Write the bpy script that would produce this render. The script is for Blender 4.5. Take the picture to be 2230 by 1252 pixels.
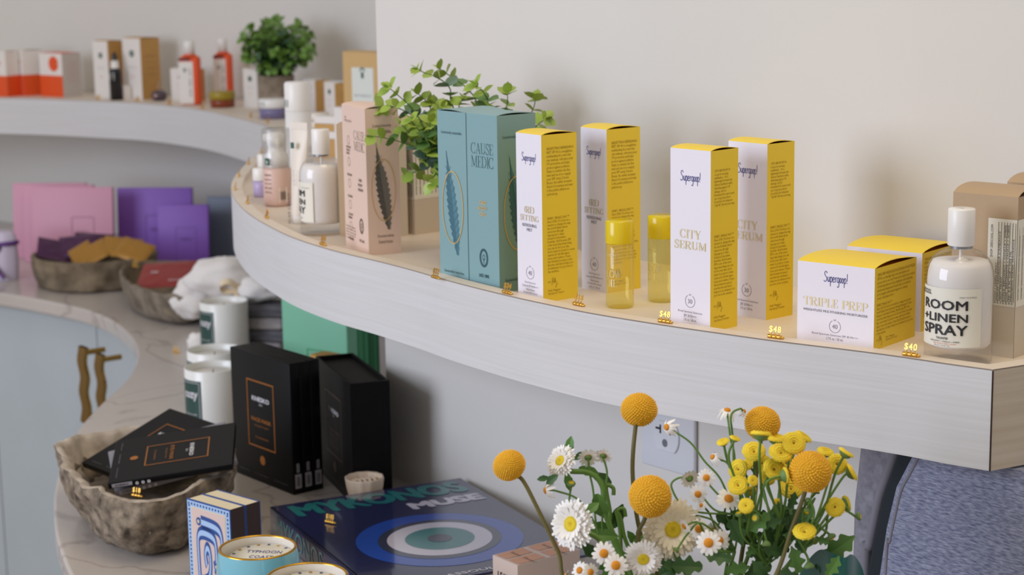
import bpy, bmesh, math, random
from math import sin, cos, pi, radians, sqrt, atan2
from mathutils import Vector, Matrix, noise
from mathutils.geometry import tessellate_polygon

for o in list(bpy.data.objects): bpy.data.objects.remove(o, do_unlink=True)
S = bpy.context.scene
C = S.collection
random.seed(7)

# ------------------------------------------------------------------ camera, world, lights, exposure
FPX, PITCH, ROLL, CAMH = 4064.1, radians(10.4837), radians(-.9182), .35137
PX0, PY0 = 1115., 626.
_F = Vector((0, cos(PITCH), -sin(PITCH)))
_R0 = Vector((1, 0, 0)); _U0 = _R0.cross(_F)
_R = _R0*cos(ROLL) + _U0*sin(ROLL)
_U = -_R0*sin(ROLL) + _U0*cos(ROLL)
CAM = Vector((0, 0, CAMH))
cd = bpy.data.cameras.new('camera'); co = bpy.data.objects.new('camera', cd); C.objects.link(co)
co.matrix_world = Matrix(((_R.x, _U.x, -_F.x, CAM.x), (_R.y, _U.y, -_F.y, CAM.y), (_R.z, _U.z, -_F.z, CAM.z), (0, 0, 0, 1)))
cd.sensor_width = 36; cd.lens = FPX*36/2230; cd.clip_start = .05; cd.clip_end = 50
cd.dof.use_dof = True; cd.dof.focus_distance = 1.66; cd.dof.aperture_fstop = 10.0
S.camera = co

w = bpy.data.worlds.new('world'); S.world = w; w.use_nodes = True
bg = w.node_tree.nodes['Background']; bg.inputs[0].default_value = (1.0, .95, .90, 1); bg.inputs[1].default_value = .46
def area(name, loc, target, sx, sy, power, col):
    l = bpy.data.lights.new(name, 'AREA'); l.shape = 'RECTANGLE'; l.size = sx; l.size_y = sy; l.energy = power; l.color = col
    o = bpy.data.objects.new(name, l); C.objects.link(o); o.location = loc
    o.rotation_euler = (Vector(target)-Vector(loc)).to_track_quat('-Z', 'Y').to_euler(); o['kind'] = 'helper'; return o
area('window_daylight', (-3.1, .5, .75), (0, 2.1, -.1), 1.9, 1.7, 80, (.76, .83, 1.0))
area('ceiling_light', (.5, 1.2, 2.3), (.0, 2.0, 0), 1.6, 1.0, 28, (1.0, .82, .56))
S.view_settings.view_transform = 'Standard'; S.view_settings.look = 'None'
S.view_settings.exposure = -0.06; S.view_settings.gamma = 1.0; S.view_settings.use_curve_mapping = False
try: S.cycles.use_denoising = True
except Exception: pass

def at(px, py, z):
    d = _F + _R*((px-PX0)/FPX) - _U*((py-PY0)/FPX)
    t = (z-CAMH)/d.z
    return CAM + d*t
def at_d(px, py, dep):
    return CAM + (_F + _R*((px-PX0)/FPX) - _U*((py-PY0)/FPX))*dep
def depth(p): return (Vector(p)-CAM).dot(_F)

# ------------------------------------------------------------------ materials
def lin(h):
    h = h.lstrip('#'); o = []
    for i in (0, 2, 4):
        c = int(h[i:i+2], 16)/255; o.append(c/12.92 if c <= .04045 else ((c+.055)/1.055)**2.4)
    return tuple(o)+(1,)
_mc = {}
def mat(name, hexc, rough=.55, metal=0., var=0., vscale=40., stretch=(1, 1, 1), bump=0., bscale=200., col2=None, spec=None, trans=0., ior=1.45, sss=0., coat=0., sheen=0.):
    if name in _mc: return _mc[name]
    m = bpy.data.materials.new(name); m.use_nodes = True; nt = m.node_tree; b = nt.nodes['Principled BSDF']
    c = lin(hexc); b.inputs['Base Color'].default_value = c; b.inputs['Roughness'].default_value = rough; b.inputs['Metallic'].default_value = metal
    if spec is not None: b.inputs['Specular IOR Level'].default_value = spec
    if trans: b.inputs['Transmission Weight'].default_value = trans; b.inputs['IOR'].default_value = ior
    if coat: b.inputs['Coat Weight'].default_value = coat
    if sheen: b.inputs['Sheen Weight'].default_value = sheen
    if sss: b.inputs['Subsurface Weight'].default_value = sss; b.inputs['Subsurface Radius'].default_value = (.01, .01, .01)
    tc = nt.nodes.new('ShaderNodeTexCoord'); mp = nt.nodes.new('ShaderNodeMapping'); mp.inputs['Scale'].default_value = stretch
    nt.links.new(tc.outputs['Object'], mp.inputs[0])
    if var or col2:
        n = nt.nodes.new('ShaderNodeTexNoise'); n.inputs['Scale'].default_value = vscale; n.inputs['Detail'].default_value = 5
        nt.links.new(mp.outputs[0], n.inputs['Vector'])
        r = nt.nodes.new('ShaderNodeValToRGB'); r.color_ramp.elements[0].position = .3; r.color_ramp.elements[1].position = .7
        if col2: e0, e1 = lin(col2), c
        else: e0, e1 = tuple(x*(1-var) for x in c[:3])+(1,), tuple(min(1, x*(1+var*.6)) for x in c[:3])+(1,)
        r.color_ramp.elements[0].color = e0; r.color_ramp.elements[1].color = e1
        nt.links.new(n.outputs[0], r.inputs[0]); nt.links.new(r.outputs[0], b.inputs['Base Color'])
    if bump:
        n2 = nt.nodes.new('ShaderNodeTexNoise'); n2.inputs['Scale'].default_value = bscale; n2.inputs['Detail'].default_value = 4
        nt.links.new(mp.outputs[0], n2.inputs['Vector'])
        bp = nt.nodes.new('ShaderNodeBump'); bp.inputs['Strength'].default_value = bump; bp.inputs['Distance'].default_value = .002
        nt.links.new(n2.outputs[0], bp.inputs['Height']); nt.links.new(bp.outputs[0], b.inputs['Normal'])
    _mc[name] = m; return m

def clear_mat(name, tint='#ffffff', body=0., bodyc='#ffffff', rough=.03, fres=1.45):
    m = bpy.data.materials.new(name); m.use_nodes = True; nt = m.node_tree; nt.nodes.clear(); N = nt.nodes.new; L = nt.links.new
    out = N('ShaderNodeOutputMaterial'); tr = N('ShaderNodeBsdfTransparent'); tr.inputs[0].default_value = lin(tint); gl = N('ShaderNodeBsdfGlossy'); gl.inputs['Roughness'].default_value = rough
    lw = N('ShaderNodeLayerWeight'); lw.inputs[0].default_value = .5; pw = N('ShaderNodeMath'); pw.operation = 'POWER'; pw.inputs[1].default_value = 3.5; L(lw.outputs[1], pw.inputs[0]); fr = N('ShaderNodeMath'); fr.operation = 'MULTIPLY_ADD'; fr.inputs[1].default_value = .55; fr.inputs[2].default_value = (fres-1)*.11; L(pw.outputs[0], fr.inputs[0]); mx = N('ShaderNodeMixShader'); a = tr.outputs[0]
    if body:
        df = N('ShaderNodeBsdfDiffuse'); df.inputs[0].default_value = lin(bodyc); m2 = N('ShaderNodeMixShader'); m2.inputs[0].default_value = body; L(tr.outputs[0], m2.inputs[1]); L(df.outputs[0], m2.inputs[2]); a = m2.outputs[0]
    L(fr.outputs[0], mx.inputs[0]); L(a, mx.inputs[1]); L(gl.outputs[0], mx.inputs[2]); L(mx.outputs[0], out.inputs[0]); _mc[name] = m; return m

# ------------------------------------------------------------------ mesh builder
class MB:
    def __init__(s): s.v = []; s.f = []; s.mi = []; s.sm = []; s.ms = []; s.M = Matrix(); s.warp = None
    def mid(s, m):
        if m not in s.ms: s.ms.append(m)
        return s.ms.index(m)
    def add(s, vs, fs, m, smooth=False):
        b = len(s.v); M = s.M
        for p in vs:
            p = Vector(p)
            if s.warp: p = s.warp(p)
            s.v.append(M @ p)
        k = s.mid(m)
        for f in fs: s.f.append([b+i for i in f]); s.mi.append(k); s.sm.append(smooth)
        return s
    def box(s, x0, y0, z0, x1, y1, z1, m, b=0.):
        if b:
            x = [(x0, y0), (x1, y0), (x1, y1), (x0, y1)]
            n = []
            for i, (cx, cy, a0) in enumerate(((x0+b, y0+b, 180), (x1-b, y0+b, 270), (x1-b, y1-b, 0), (x0+b, y1-b, 90))):
                for k in range(4):
                    a = radians(a0+30*k); n.append((cx+b*cos(a), cy+b*sin(a)))
            rings = [(z0, b), (z0+b*.3, b*.3), (z0+b, 0), (z1-b, 0), (z1-b*.3, b*.3), (z1, b)]
            cx, cy = (x0+x1)/2, (y0+y1)/2; vs = []
            for z, i_ in rings:
                fx = 1-2*i_/(x1-x0); fy = 1-2*i_/(y1-y0)
                vs += [(cx+(p[0]-cx)*fx, cy+(p[1]-cy)*fy, z) for p in n]
            N = 16; fs = []
            for r in range(5):
                for k in range(N): fs.append((r*N+k, r*N+(k+1) % N, (r+1)*N+(k+1) % N, (r+1)*N+k))
            s.add(vs, fs, m, True); s.add(vs[:N], [tuple(range(N-1, -1, -1))], m); s.add(vs[-N:], [tuple(range(N))], m); return s
        v = [(x0, y0, z0), (x1, y0, z0), (x1, y1, z0), (x0, y1, z0), (x0, y0, z1), (x1, y0, z1), (x1, y1, z1), (x0, y1, z1)]
        return s.add(v, [(0, 3, 2, 1), (4, 5, 6, 7), (0, 1, 5, 4), (1, 2, 6, 5), (2, 3, 7, 6), (3, 0, 4, 7)], m)
    def quad(s, a, b, c, d, m): return s.add([a, b, c, d], [(0, 1, 2, 3)], m)
    def flat(s, pts, z, m):
        t = tessellate_polygon([[Vector((p[0], p[1], 0)) for p in pts]])
        out = []
        for a, b, c in t:
            A, B, D = pts[a], pts[b], pts[c]
            cr = (B[0]-A[0])*(D[1]-A[1])-(B[1]-A[1])*(D[0]-A[0])
            out.append((a, b, c) if cr > 0 else (a, c, b))
        return s.add([(p[0], p[1], z) for p in pts], out, m)
    def prism(s, pts, z0, z1, m, mside=None):
        s.flat(pts, z1, m); n0 = len(s.f); s.flat(pts, z0, m)
        for i in range(n0, len(s.f)): s.f[i].reverse()
        n = len(pts); ar = sum(pts[i][0]*pts[(i+1) % n][1]-pts[(i+1) % n][0]*pts[i][1] for i in range(n))
        vs = [(p[0], p[1], z0) for p in pts]+[(p[0], p[1], z1) for p in pts]
        fs = [(i, (i+1) % n, n+(i+1) % n, n+i) for i in range(n)]
        if ar < 0: fs = [tuple(reversed(f)) for f in fs]
        return s.add(vs, fs, mside or m)
    def strip(s, lo, hi, m, smooth=True, closed=False):
        n = len(lo); vs = list(lo)+list(hi); k = n if closed else n-1
        return s.add(vs, [(i, (i+1) % n, n+(i+1) % n, n+i) for i in range(k)], m, smooth)
    def loft(s, rings, m, smooth=True, cap0=True, cap1=True):
        n = len(rings[0]); vs = [p for r in rings for p in r]; fs = []
        for r in range(len(rings)-1):
            for k in range(n): fs.append((r*n+k, r*n+(k+1) % n, (r+1)*n+(k+1) % n, (r+1)*n+k))
        s.add(vs, fs, m, smooth)
        if cap0: s.add(rings[0], [tuple(range(n-1, -1, -1))], m)
        if cap1: s.add(rings[-1], [tuple(range(n))], m)
        return s
    def lathe(s, prof, m, n=32, cx=0., cy=0., smooth=True, sx=1., sy=1.):
        rings = []
        for r, z in prof: rings.append([(cx+sx*r*cos(2*pi*k/n), cy+sy*r*sin(2*pi*k/n), z) for k in range(n)])
        return s.loft(rings, m, smooth, False, False)
    def tube(s, pts, r, m, n=8, smooth=True, cap=True):
        pts = [Vector(p) for p in pts]; rs = r if isinstance(r, (list, tuple)) else [r]*len(pts); rings = []; up = None
        for i, p in enumerate(pts):
            d = (pts[min(i+1, len(pts)-1)]-pts[max(i-1, 0)]).normalized()
            if up is None: up = d.orthogonal().normalized()
            up = (up-d*up.dot(d)); up = up.normalized() if up.length > 1e-6 else d.orthogonal().normalized()
            q = d.cross(up); rings.append([p+(up*cos(2*pi*k/n)+q*sin(2*pi*k/n))*rs[i] for k in range(n)])
        return s.loft(rings, m, smooth, cap, cap)
    def ball(s, c, r, m, nu=14, nv=8, smooth=True):
        if not isinstance(r, (tuple, list)): r = (r, r, r)
        rings = []
        for j in range(nv+1):
            a = -pi/2+pi*j/nv; cr = max(cos(a), .02)
            rings.append([(c[0]+r[0]*cr*cos(2*pi*k/nu), c[1]+r[1]*cr*sin(2*pi*k/nu), c[2]+r[2]*sin(a)) for k in range(nu)])
        return s.loft(rings, m, smooth)
    def build(s, name, parent=None, label=None):
        me = bpy.data.meshes.new(name); me.from_pydata([tuple(v) for v in s.v], [], s.f)
        for m in s.ms: me.materials.append(m)
        me.polygons.foreach_set('material_index', s.mi); me.polygons.foreach_set('use_smooth', s.sm); me.update()
        o = bpy.data.objects.new(name, me); C.objects.link(o)
        if parent: o.parent = parent
        if label: o['label'] = label
        return o
def tag(o, label, cat, group=None, kind=None):
    if label: o['label'] = label
    if cat: o['category'] = cat
    if group: o['group'] = group
    if kind: o['kind'] = kind
    return o
def thing(name, label, cat, loc=(0, 0, 0), rz=0., group=None):
    o = bpy.data.objects.new(name, None); C.objects.link(o); o.location = loc; o.rotation_euler = (0, 0, rz); o.empty_display_size = .02
    return tag(o, label, cat, group)
def struct(o): o['kind'] = 'structure'; return o
def dup(root, loc, rz, label=None):
    r = root.copy(); C.objects.link(r); r.location = loc; r.rotation_euler = (0, 0, rz)
    if label: r['label'] = label
    for ch in list(root.children):
        c = ch.copy(); C.objects.link(c); c.parent = r
        for g in list(ch.children):
            d = g.copy(); C.objects.link(d); d.parent = c
    return r
def catmull(P, k=6, closed=False):
    P = [Vector(p) for p in P]; n = len(P); out = []
    for i in range(n if closed else n-1):
        if closed: a, b, c, d = P[i-1], P[i], P[(i+1) % n], P[(i+2) % n]
        else: a, b, c, d = P[max(i-1, 0)], P[i], P[i+1], P[min(i+2, n-1)]
        for j in range(k):
            t = j/k; out.append(.5*((2*b)+(c-a)*t+(2*a-5*b+4*c-d)*t*t+(3*b-a-3*c+d)*t**3))
    if not closed: out.append(P[-1])
    return out

# ------------------------------------------------------------------ lettering
_tc = {}
def glyphs(s, bold=0., res=2, space=1., line=1.):
    k = (s, bold, res, space, line)
    if k in _tc: return _tc[k]
    cu = bpy.data.curves.new('t', 'FONT'); cu.body = s; cu.size = 1; cu.resolution_u = res; cu.offset = bold; cu.space_character = space; cu.space_line = line; cu.align_x = 'LEFT'
    ob = bpy.data.objects.new('t', cu); me = bpy.data.meshes.new_from_object(ob)
    vs = [(v.co.x, v.co.y) for v in me.vertices]; fs = [tuple(p.vertices) for p in me.polygons]
    bpy.data.objects.remove(ob); bpy.data.curves.remove(cu); bpy.data.meshes.remove(me)
    _tc[k] = (vs, fs); return _tc[k]
class V2(tuple):
    e = 0.
def lift(x, y, e): v = V2((x, y)); v.e = e; return v      # overlapping strokes get their own hair-thin layer
def place2d(mb, vs, fs, m, x, y, h=None, w=None, align='C', M=None, eps=.0003, rot=0, hh=None):
    """2-D outline (vs, fs) scaled to height h and/or width w, its lower edge at y; M maps (x, -eps, z) of a face to the thing"""
    x0 = min(v[0] for v in vs); x1 = max(v[0] for v in vs); y0 = min(v[1] for v in vs); y1 = max(v[1] for v in vs)
    sy = h/(y1-y0) if h else w/(x1-x0); sx = w/(x1-x0) if w else sy
    if not h: sy = sx
    off = {'C': -(x0+x1)/2, 'L': -x0, 'R': -x1}[align]; out = []
    for v_ in vs:
        a, b = v_; p, q = (a+off)*sx, (b-y0)*sy
        if rot == 90: p, q = -q, p
        if rot == -90: p, q = q, -p
        v = Vector((x+p, -eps-getattr(v_, 'e', 0), y+q)); out.append(M @ v if M else v)
    mb.add(out, fs, m)
def text(mb, s, m, x, y, h=None, w=None, align='C', M=None, eps=.0003, bold=0., res=2, rot=0, space=1., line=1.):
    vs, fs = glyphs(s, 0, res, space, line)
    if not vs: return
    if bold:   # heavier weight: the outline laid down again a hair to each side
        k = min(bold*1.1, .045); vv = []; ff = []
        for i, (dx, dy) in enumerate(((-k, 0), (k, 0), (0, k), (0, -k))):
            b = len(vv); vv += [lift(a+dx, c+dy, i*1.6e-5) for a, c in vs]; ff += [tuple(b+j for j in f) for f in fs]
        vs, fs = vv, ff
    place2d(mb, vs, fs, m, x, y, h, w, align, M, eps, rot)
def _arc(cx, cy, rx, ry, a0, a1, n=14): return [(cx+rx*cos(radians(a0+(a1-a0)*i/n)), cy+ry*sin(radians(a0+(a1-a0)*i/n))) for i in range(n+1)]
def _cm(pts): return [(p.x, p.y) for p in catmull([(a, b, 0) for a, b in pts], 5)]
def _I(x): return [([(x, 0), (x, 1)], 1), ([(x-.16, 0), (x+.16, 0)], 0), ([(x-.16, 1), (x+.16, 1)], 0)]
SERIF = {
 'C': (.86, [(_arc(.44, .5, .42, .5, 48, 312, 22), None), ([(.74, .68), (.74, 1)], 0), ([(.74, 0), (.74, .3)], 0)]),
 'I': (.36, _I(.18)),
 'T': (.84, _I(.42)[:2]+[([(.02, 1), (.82, 1)], 0), ([(.02, 1), (.02, .72)], 0), ([(.82, 1), (.82, .72)], 0)]),
 'Y': (.86, [([(.1, 1), (.42, .45)], 1), ([(.78, 1), (.46, .45)], 0), ([(.44, .5), (.44, 0)], 1), ([(.28, 0), (.6, 0)], 0), ([(0, 1), (.26, 1)], 0), ([(.66, 1), (.9, 1)], 0)]),
 'S': (.66, [(_cm([(.56, .78), (.48, .96), (.3, 1), (.12, .9), (.09, .73), (.25, .56), (.45, .43), (.57, .27), (.52, .08), (.32, 0), (.14, .04), (.06, .22)]), .8), ([(.57, .7), (.57, 1)], 0), ([(.06, 0), (.06, .3)], 0)]),
 'E': (.7, [([(.16, 0), (.16, 1)], 1), ([(0, 0), (.64, 0)], 0), ([(0, 1), (.62, 1)], 0), ([(.16, .52), (.46, .52)], 0), ([(.64, 0), (.66, .28)], 0), ([(.62, 1), (.62, .74)], 0), ([(.46, .4), (.46, .64)], 0)]),
 'R': (.88, [([(.16, 0), (.16, 1)], 1), ([(0, 0), (.32, 0)], 0), ([(0, 1), (.4, 1)], 0), (_arc(.4, .75, .3, .25, 90, -90), None), ([(.4, .5), (.16, .5)], 0), ([(.42, .5), (.68, .04), (.86, .02)], 1)]),
 'U': (.9, [([(.17, 1), (.17, .3)], 1), (_arc(.45, .3, .28, .3, 180, 360), None), ([(.73, .3), (.73, 1)], 0), ([(.02, 1), (.33, 1)], 0), ([(.6, 1), (.87, 1)], 0)]),
 'M': (1.12, [([(.14, 0), (.14, 1)], 0), ([(.16, 1), (.54, .06)], 1), ([(.54, .06), (.9, 1)], 0), ([(.92, 1), (.92, 0)], 1), ([(0, 0), (.28, 0)], 0), ([(.76, 0), (1.08, 0)], 0), ([(0, 1), (.2, 1)], 0), ([(.88, 1), (1.08, 1)], 0)]),
 'P': (.76, [([(.16, 0), (.16, 1)], 1), ([(0, 0), (.34, 0)], 0), ([(0, 1), (.4, 1)], 0), (_arc(.4, .74, .3, .26, 90, -90), None), ([(.4, .48), (.16, .48)], 0)]),
 'L': (.68, [([(.16, 0), (.16, 1)], 1), ([(0, 0), (.62, 0)], 0), ([(0, 1), (.34, 1)], 0), ([(.62, 0), (.64, .3)], 0)]),
 'N': (.94, [([(.14, 0), (.14, 1)], 0), ([(.14, 1), (.76, .02)], 1), ([(.78, 0), (.78, 1)], 0), ([(0, 0), (.28, 0)], 0), ([(.64, 1), (.92, 1)], 0)]),
 'G': (.9, [(_arc(.44, .5, .42, .5, 48, 320, 22), None), ([(.76, .02), (.76, .42)], 1), ([(.58, .42), (.88, .42)], 0), ([(.74, .7), (.74, 1)], 0)]),
 'A': (.86, [([(.12, 0), (.42, 1)], 0), ([(.42, 1), (.72, 0)], 1), ([(.2, .32), (.6, .32)], 0), ([(0, 0), (.24, 0)], 0), ([(.56, 0), (.86, 0)], 0)]),
 'D': (.86, [([(.16, 0), (.16, 1)], 1), ([(0, 0), (.38, 0)], 0), ([(0, 1), (.38, 1)], 0), (_arc(.36, .5, .42, .5, 90, -90, 18), None)]),
 'O': (.9, [(_arc(.44, .5, .42, .5, 0, 360, 28), None)]),
 'W': (1.2, [([(.1, 1), (.34, .02)], 1), ([(.34, .02), (.58, 1)], 0), ([(.58, 1), (.84, .02)], 1), ([(.84, .02), (1.08, 1)], 0), ([(0, 1), (.22, 1)], 0), ([(.96, 1), (1.18, 1)], 0)]),
 '(': (.34, [(_arc(.5, .5, .4, .62, 130, 230, 10), None)]), ')': (.34, [(_arc(-.16, .5, .4, .62, 50, -50, 10), None)]), ' ': (.4, [])}
def ribbon(pts, width, out, faces):
    n = len(pts); L = []; e_ = (out[-1].e+1.2e-5 if out and out[-1].e < 1.4e-4 else 0.) if out else 0.
    for i, p in enumerate(pts):
        a = pts[max(i-1, 0)]; b = pts[min(i+1, n-1)]; dx, dy = b[0]-a[0], b[1]-a[1]; d = sqrt(dx*dx+dy*dy) or 1
        w_ = width(dx/d, dy/d)/2; L.append(lift(p[0]-dy/d*w_, p[1]+dx/d*w_, e_)); L.append(lift(p[0]+dy/d*w_, p[1]-dx/d*w_, e_))
    b0 = len(out); out += L
    for i in range(n-1): faces.append((b0+2*i, b0+2*i+1, b0+2*i+3, b0+2*i+2))
def serif(s, thick=.2, thin=.045, gap=.06):
    out = []; fs = []; x = 0
    for ch in s:
        adv, strokes = SERIF[ch]
        for pts, k in strokes:
            if k is None: fn = lambda dx, dy: thin+(thick-thin)*abs(dy)**1.6
            elif k in (0, 1): fn = (lambda t: (lambda dx, dy: t))(thick if k else thin)
            else: fn = lambda dx, dy: thin+(thick-thin)*abs(dx*.75+abs(dy)*.35)
            ribbon([(p[0]+x, p[1]) for p in pts], fn, out, fs)
        x += adv+gap
    return out, fs
def script_logo():
    o = []; f = []; W = lambda a, b: .062
    def st(p, smooth=True): ribbon(_cm(p) if smooth else p, W, o, f)
    st([(.42, .8), (.37, .97), (.22, 1.), (.1, .85), (.14, .65), (.32, .45), (.38, .25), (.3, .06), (.12, 0), (0, .12)])
    st([(.5, .5), (.5, .18), (.58, .03), (.68, .12), (.72, .5)]); st([(.72, .5), (.74, .0)], False)
    st([(.87, .52), (.87, -.42)], False); st([(.87, .32), (.97, .5), (1.08, .4), (1.08, .12), (.97, 0), (.87, .1)])
    st([(1.19, .24), (1.37, .28), (1.35, .45), (1.26, .5), (1.18, .3), (1.2, .07), (1.3, 0), (1.42, .1)])
    st([(1.53, .5), (1.53, 0)], False); st([(1.53, .28), (1.6, .47), (1.7, .47)])
    st([(1.98, .42), (1.88, .5), (1.77, .38), (1.77, .12), (1.87, .02), (1.98, .12), (1.99, .5)]); st([(1.99, .5), (2., -.22), (1.9, -.44), (1.76, -.36)])
    for cx in (2.2, 2.48): ribbon(_arc(cx, .25, .1, .24, 0, 360, 16), W, o, f)
    st([(2.7, .52), (2.7, -.42)], False); st([(2.7, .32), (2.8, .5), (2.91, .4), (2.91, .12), (2.8, 0), (2.7, .1)])
    st([(3.1, .95), (3.08, .22)], False); st([(3.07, .0), (3.07, .08)], False)
    return o, f
LOGO = script_logo()
def ring2d(rx, ry, wd, n=40, a0=0, a1=360):
    o = []; f = []; ribbon(_arc(0, 0, rx, ry, a0, a1, n), lambda a, b: wd, o, f); return o, f
def at2d(mb, vs, fs, m, x, y, M, eps=.0003): mb.add([M @ Vector((x+v[0], -eps-getattr(v, 'e', 0), y+v[1])) for v in vs], fs, m)
# ------------------------------------------------------------------ the room shell, shelf, counter
WALL = mat('wall_paint', '#dcd8d2', .75, var=.03, vscale=3, bump=.03, bscale=300)
FASCIA = mat('white_washed_wood', '#d9d8d9', .5, col2='#d1d0cf', vscale=6, stretch=(1, 1, 60), bump=.04, bscale=9)
PLY = mat('pale_birch_veneer', '#eadecf', .45, col2='#e2d4c3', vscale=4, stretch=(1.5, 4, 1), bump=.02, bscale=60)
def marble():
    m = mat('veined_white_marble', '#d9d2cd', .22, var=.05, vscale=5); nt = m.node_tree; b = nt.nodes['Principled BSDF']
    tc = nt.nodes.new('ShaderNodeTexCoord'); n = nt.nodes.new('ShaderNodeTexNoise'); n.inputs['Scale'].default_value = 2.2; n.inputs['Detail'].default_value = 6; n.inputs['Distortion'].default_value = 1.4
    nt.links.new(tc.outputs['Object'], n.inputs['Vector'])
    r = nt.nodes.new('ShaderNodeValToRGB'); e = r.color_ramp.elements; e[0].position = .485; e[0].color = lin('#cdc4bd'); e[1].position = .515; e[1].color = lin('#cdc4bd')
    x = r.color_ramp.elements.new(.5); x.color = lin('#b3a9a2')
    nt.links.new(n.outputs[0], r.inputs[0])
    n3 = nt.nodes.new('ShaderNodeTexNoise'); n3.inputs['Scale'].default_value = 4; nt.links.new(tc.outputs['Object'], n3.inputs['Vector'])
    mx = nt.nodes.new('ShaderNodeMix'); mx.data_type = 'RGBA'; mx.blend_type = 'MULTIPLY'; mx.inputs[0].default_value = .25
    nt.links.new(r.outputs[0], mx.inputs[6]); nt.links.new(n3.outputs[0], mx.inputs[7]); nt.links.new(mx.outputs[2], b.inputs['Base Color']); return m
MARBLE = marble()
DOORC = mat('pale_blue_grey_paint', '#b4bec3', .5, var=.04, vscale=6)
BRASS = mat('aged_brass', '#9a7a40', .35, 1.)
GOLD = mat('polished_gold', '#dfae52', .34, 1.)
ZC = -.353; ZF = -1.28; ZR = .008; ZB = -.0765
# wall lines (plan)
WA, WB_ = Vector((-.10, 2.345)), Vector((.40, 1.745)); wd = (WB_-WA).normalized()
def wall_y(x): return WA.y+(x-WA.x)*wd.y/wd.x
cr = at(829, 400, 0); k_ = cr.x/cr.y
xc = (WA.y-WA.x*wd.y/wd.x)*k_/(1-k_*wd.y/wd.x); CORNER = Vector((xc, wall_y(xc)))
BA, BB = Vector((-1.15, 4.75)), Vector((-.35, 4.2)); bd = (BB-BA).normalized()
def back_y(x): return BA.y+(x-BA.x)*bd.y/bd.x
RETURN_END = Vector((.02, back_y(.02)))
ZT = 1.6
def wall(name, a, b, thick=.1, flip=1):
    d = (b-a).normalized(); n = Vector((-d.y, d.x))*flip*thick; mb = MB()
    mb.prism([tuple(a), tuple(b), tuple(b+n), tuple(a+n)], ZF, ZT, WALL); return struct(mb.build(name))
wall('wall_right', CORNER, CORNER+wd*2.4)
n2 = Vector((-wd.y, wd.x))*.1; rd = (RETURN_END-CORNER).normalized()
wall('wall_return', CORNER+rd*.135+Vector((0, 0)), RETURN_END, .1, -1)
wall('wall_back', BA-bd*2.2, RETURN_END, .1)
fm = MB(); fm.box(-4, -1.5, ZF-.05, 2.5, 6.5, ZF, mat('oak_floor', '#b59a7c', .45, col2='#a0835f', vscale=3, stretch=(1, 12, 1))); struct(fm.build('floor'))

# serpentine edge of the shelf (plan)
edge = [(.385, 1.46), (.353, 1.4855), (.328, 1.5085), (.288, 1.540), (.231, 1.5805), (.181, 1.621), (.127, 1.6675), (.074, 1.7185), (.037, 1.762), (-.007, 1.818), (-.062, 1.897), (-.105, 1.967), (-.150, 2.034), (-.206, 2.112), (-.260, 2.207), (-.298, 2.296), (-.335, 2.395), (-.368, 2.507), (-.395, 2.628), (-.411, 2.735), (-.420, 2.850), (-.424, 3.0), (-.424, 3.13), (-.424, 3.28), (-.430, 3.43), (-.452, 3.56), (-.486, 3.655), (-.528, 3.75), (-.580, 3.86), (-.645, 3.985), (-.725, 4.10), (-.83, 4.215), (-.96, 4.30), (-1.09, 4.375), (-1.22, 4.43), (-1.5, 4.53), (-1.9, 4.66)]
ev = [v.to_2d() for v in catmull([(a, b, 0) for a, b in edge], 5)]
def offset(line, d):
    out = []
    for i, p in enumerate(line):
        t = (line[min(i+1, len(line)-1)]-line[max(i-1, 0)]).normalized(); out.append(p+Vector((t.y, -t.x))*d)
    return out
RIMW = .016
inner = offset(ev, RIMW)
ed = Vector((.888, .46)); ed.normalize()
s_ = ((WA.y-ev[0].y)-(ev[0].x-WA.x)*-wd.y/wd.x*-1)
# end piece meets the wall
a_ = wd.y/wd.x; s_ = (WA.y+(ev[0].x-WA.x)*a_-ev[0].y)/(ed.y-ed.x*a_); ENDW = ev[0]+ed*s_
en = Vector((-ed.y, ed.x))*RIMW
p0 = ev[0]; tf = (ev[1]-ev[0]).normalized(); nf = Vector((tf.y, -tf.x))
# inner corner = intersection of the two offset lines
A0 = p0+nf*RIMW; B0 = p0+en
den = tf.x*ed.y-tf.y*ed.x; q = B0-A0; tt = (q.x*ed.y-q.y*ed.x)/den; ICORN = A0+tf*tt
inner = [p for p in inner if (p-ICORN).dot(tf) > 0]; inner = [ICORN]+inner
ENDI = ICORN+ed*((WA.y+(ICORN.x-WA.x)*a_-ICORN.y)/(ed.y-ed.x*a_))
sh = thing('curved_wall_shelf', 'long serpentine white-washed wooden wall shelf with pale rim', 'shelf', (0, 0, 0))
outer = [ENDW]+ev
inn = [ENDI]+inner
mb = MB()
T3 = lambda L, z: [(p.x, p.y, z) for p in L]
mb.strip(T3(ev, ZB), T3(ev, ZR-.0012), FASCIA, True)
o2 = mb.build('front_fascia', sh)
mb = MB(); mb.quad((ENDW.x, ENDW.y, ZB), (p0.x, p0.y, ZB), (p0.x, p0.y, ZR-.0012), (ENDW.x, ENDW.y, ZR-.0012), mat('pale_wood_end_panel', '#d3c8b8', .5, col2='#c6b8a4', vscale=5, stretch=(1, 1, 40)))
mb.build('end_panel', sh, 'warmer beige end panel')
mb = MB(); dk = mat('dark_mitre_line', '#3a2a24', .8)
e_ = .0006; mb.box(-e_, -e_, 0, e_, e_, ZR-.0012-ZB, dk); 
o3 = mb.build('mitre_joint', sh, 'dark line where the front and end panels meet'); o3.location = (p0.x, p0.y-.0001, ZB)
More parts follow.
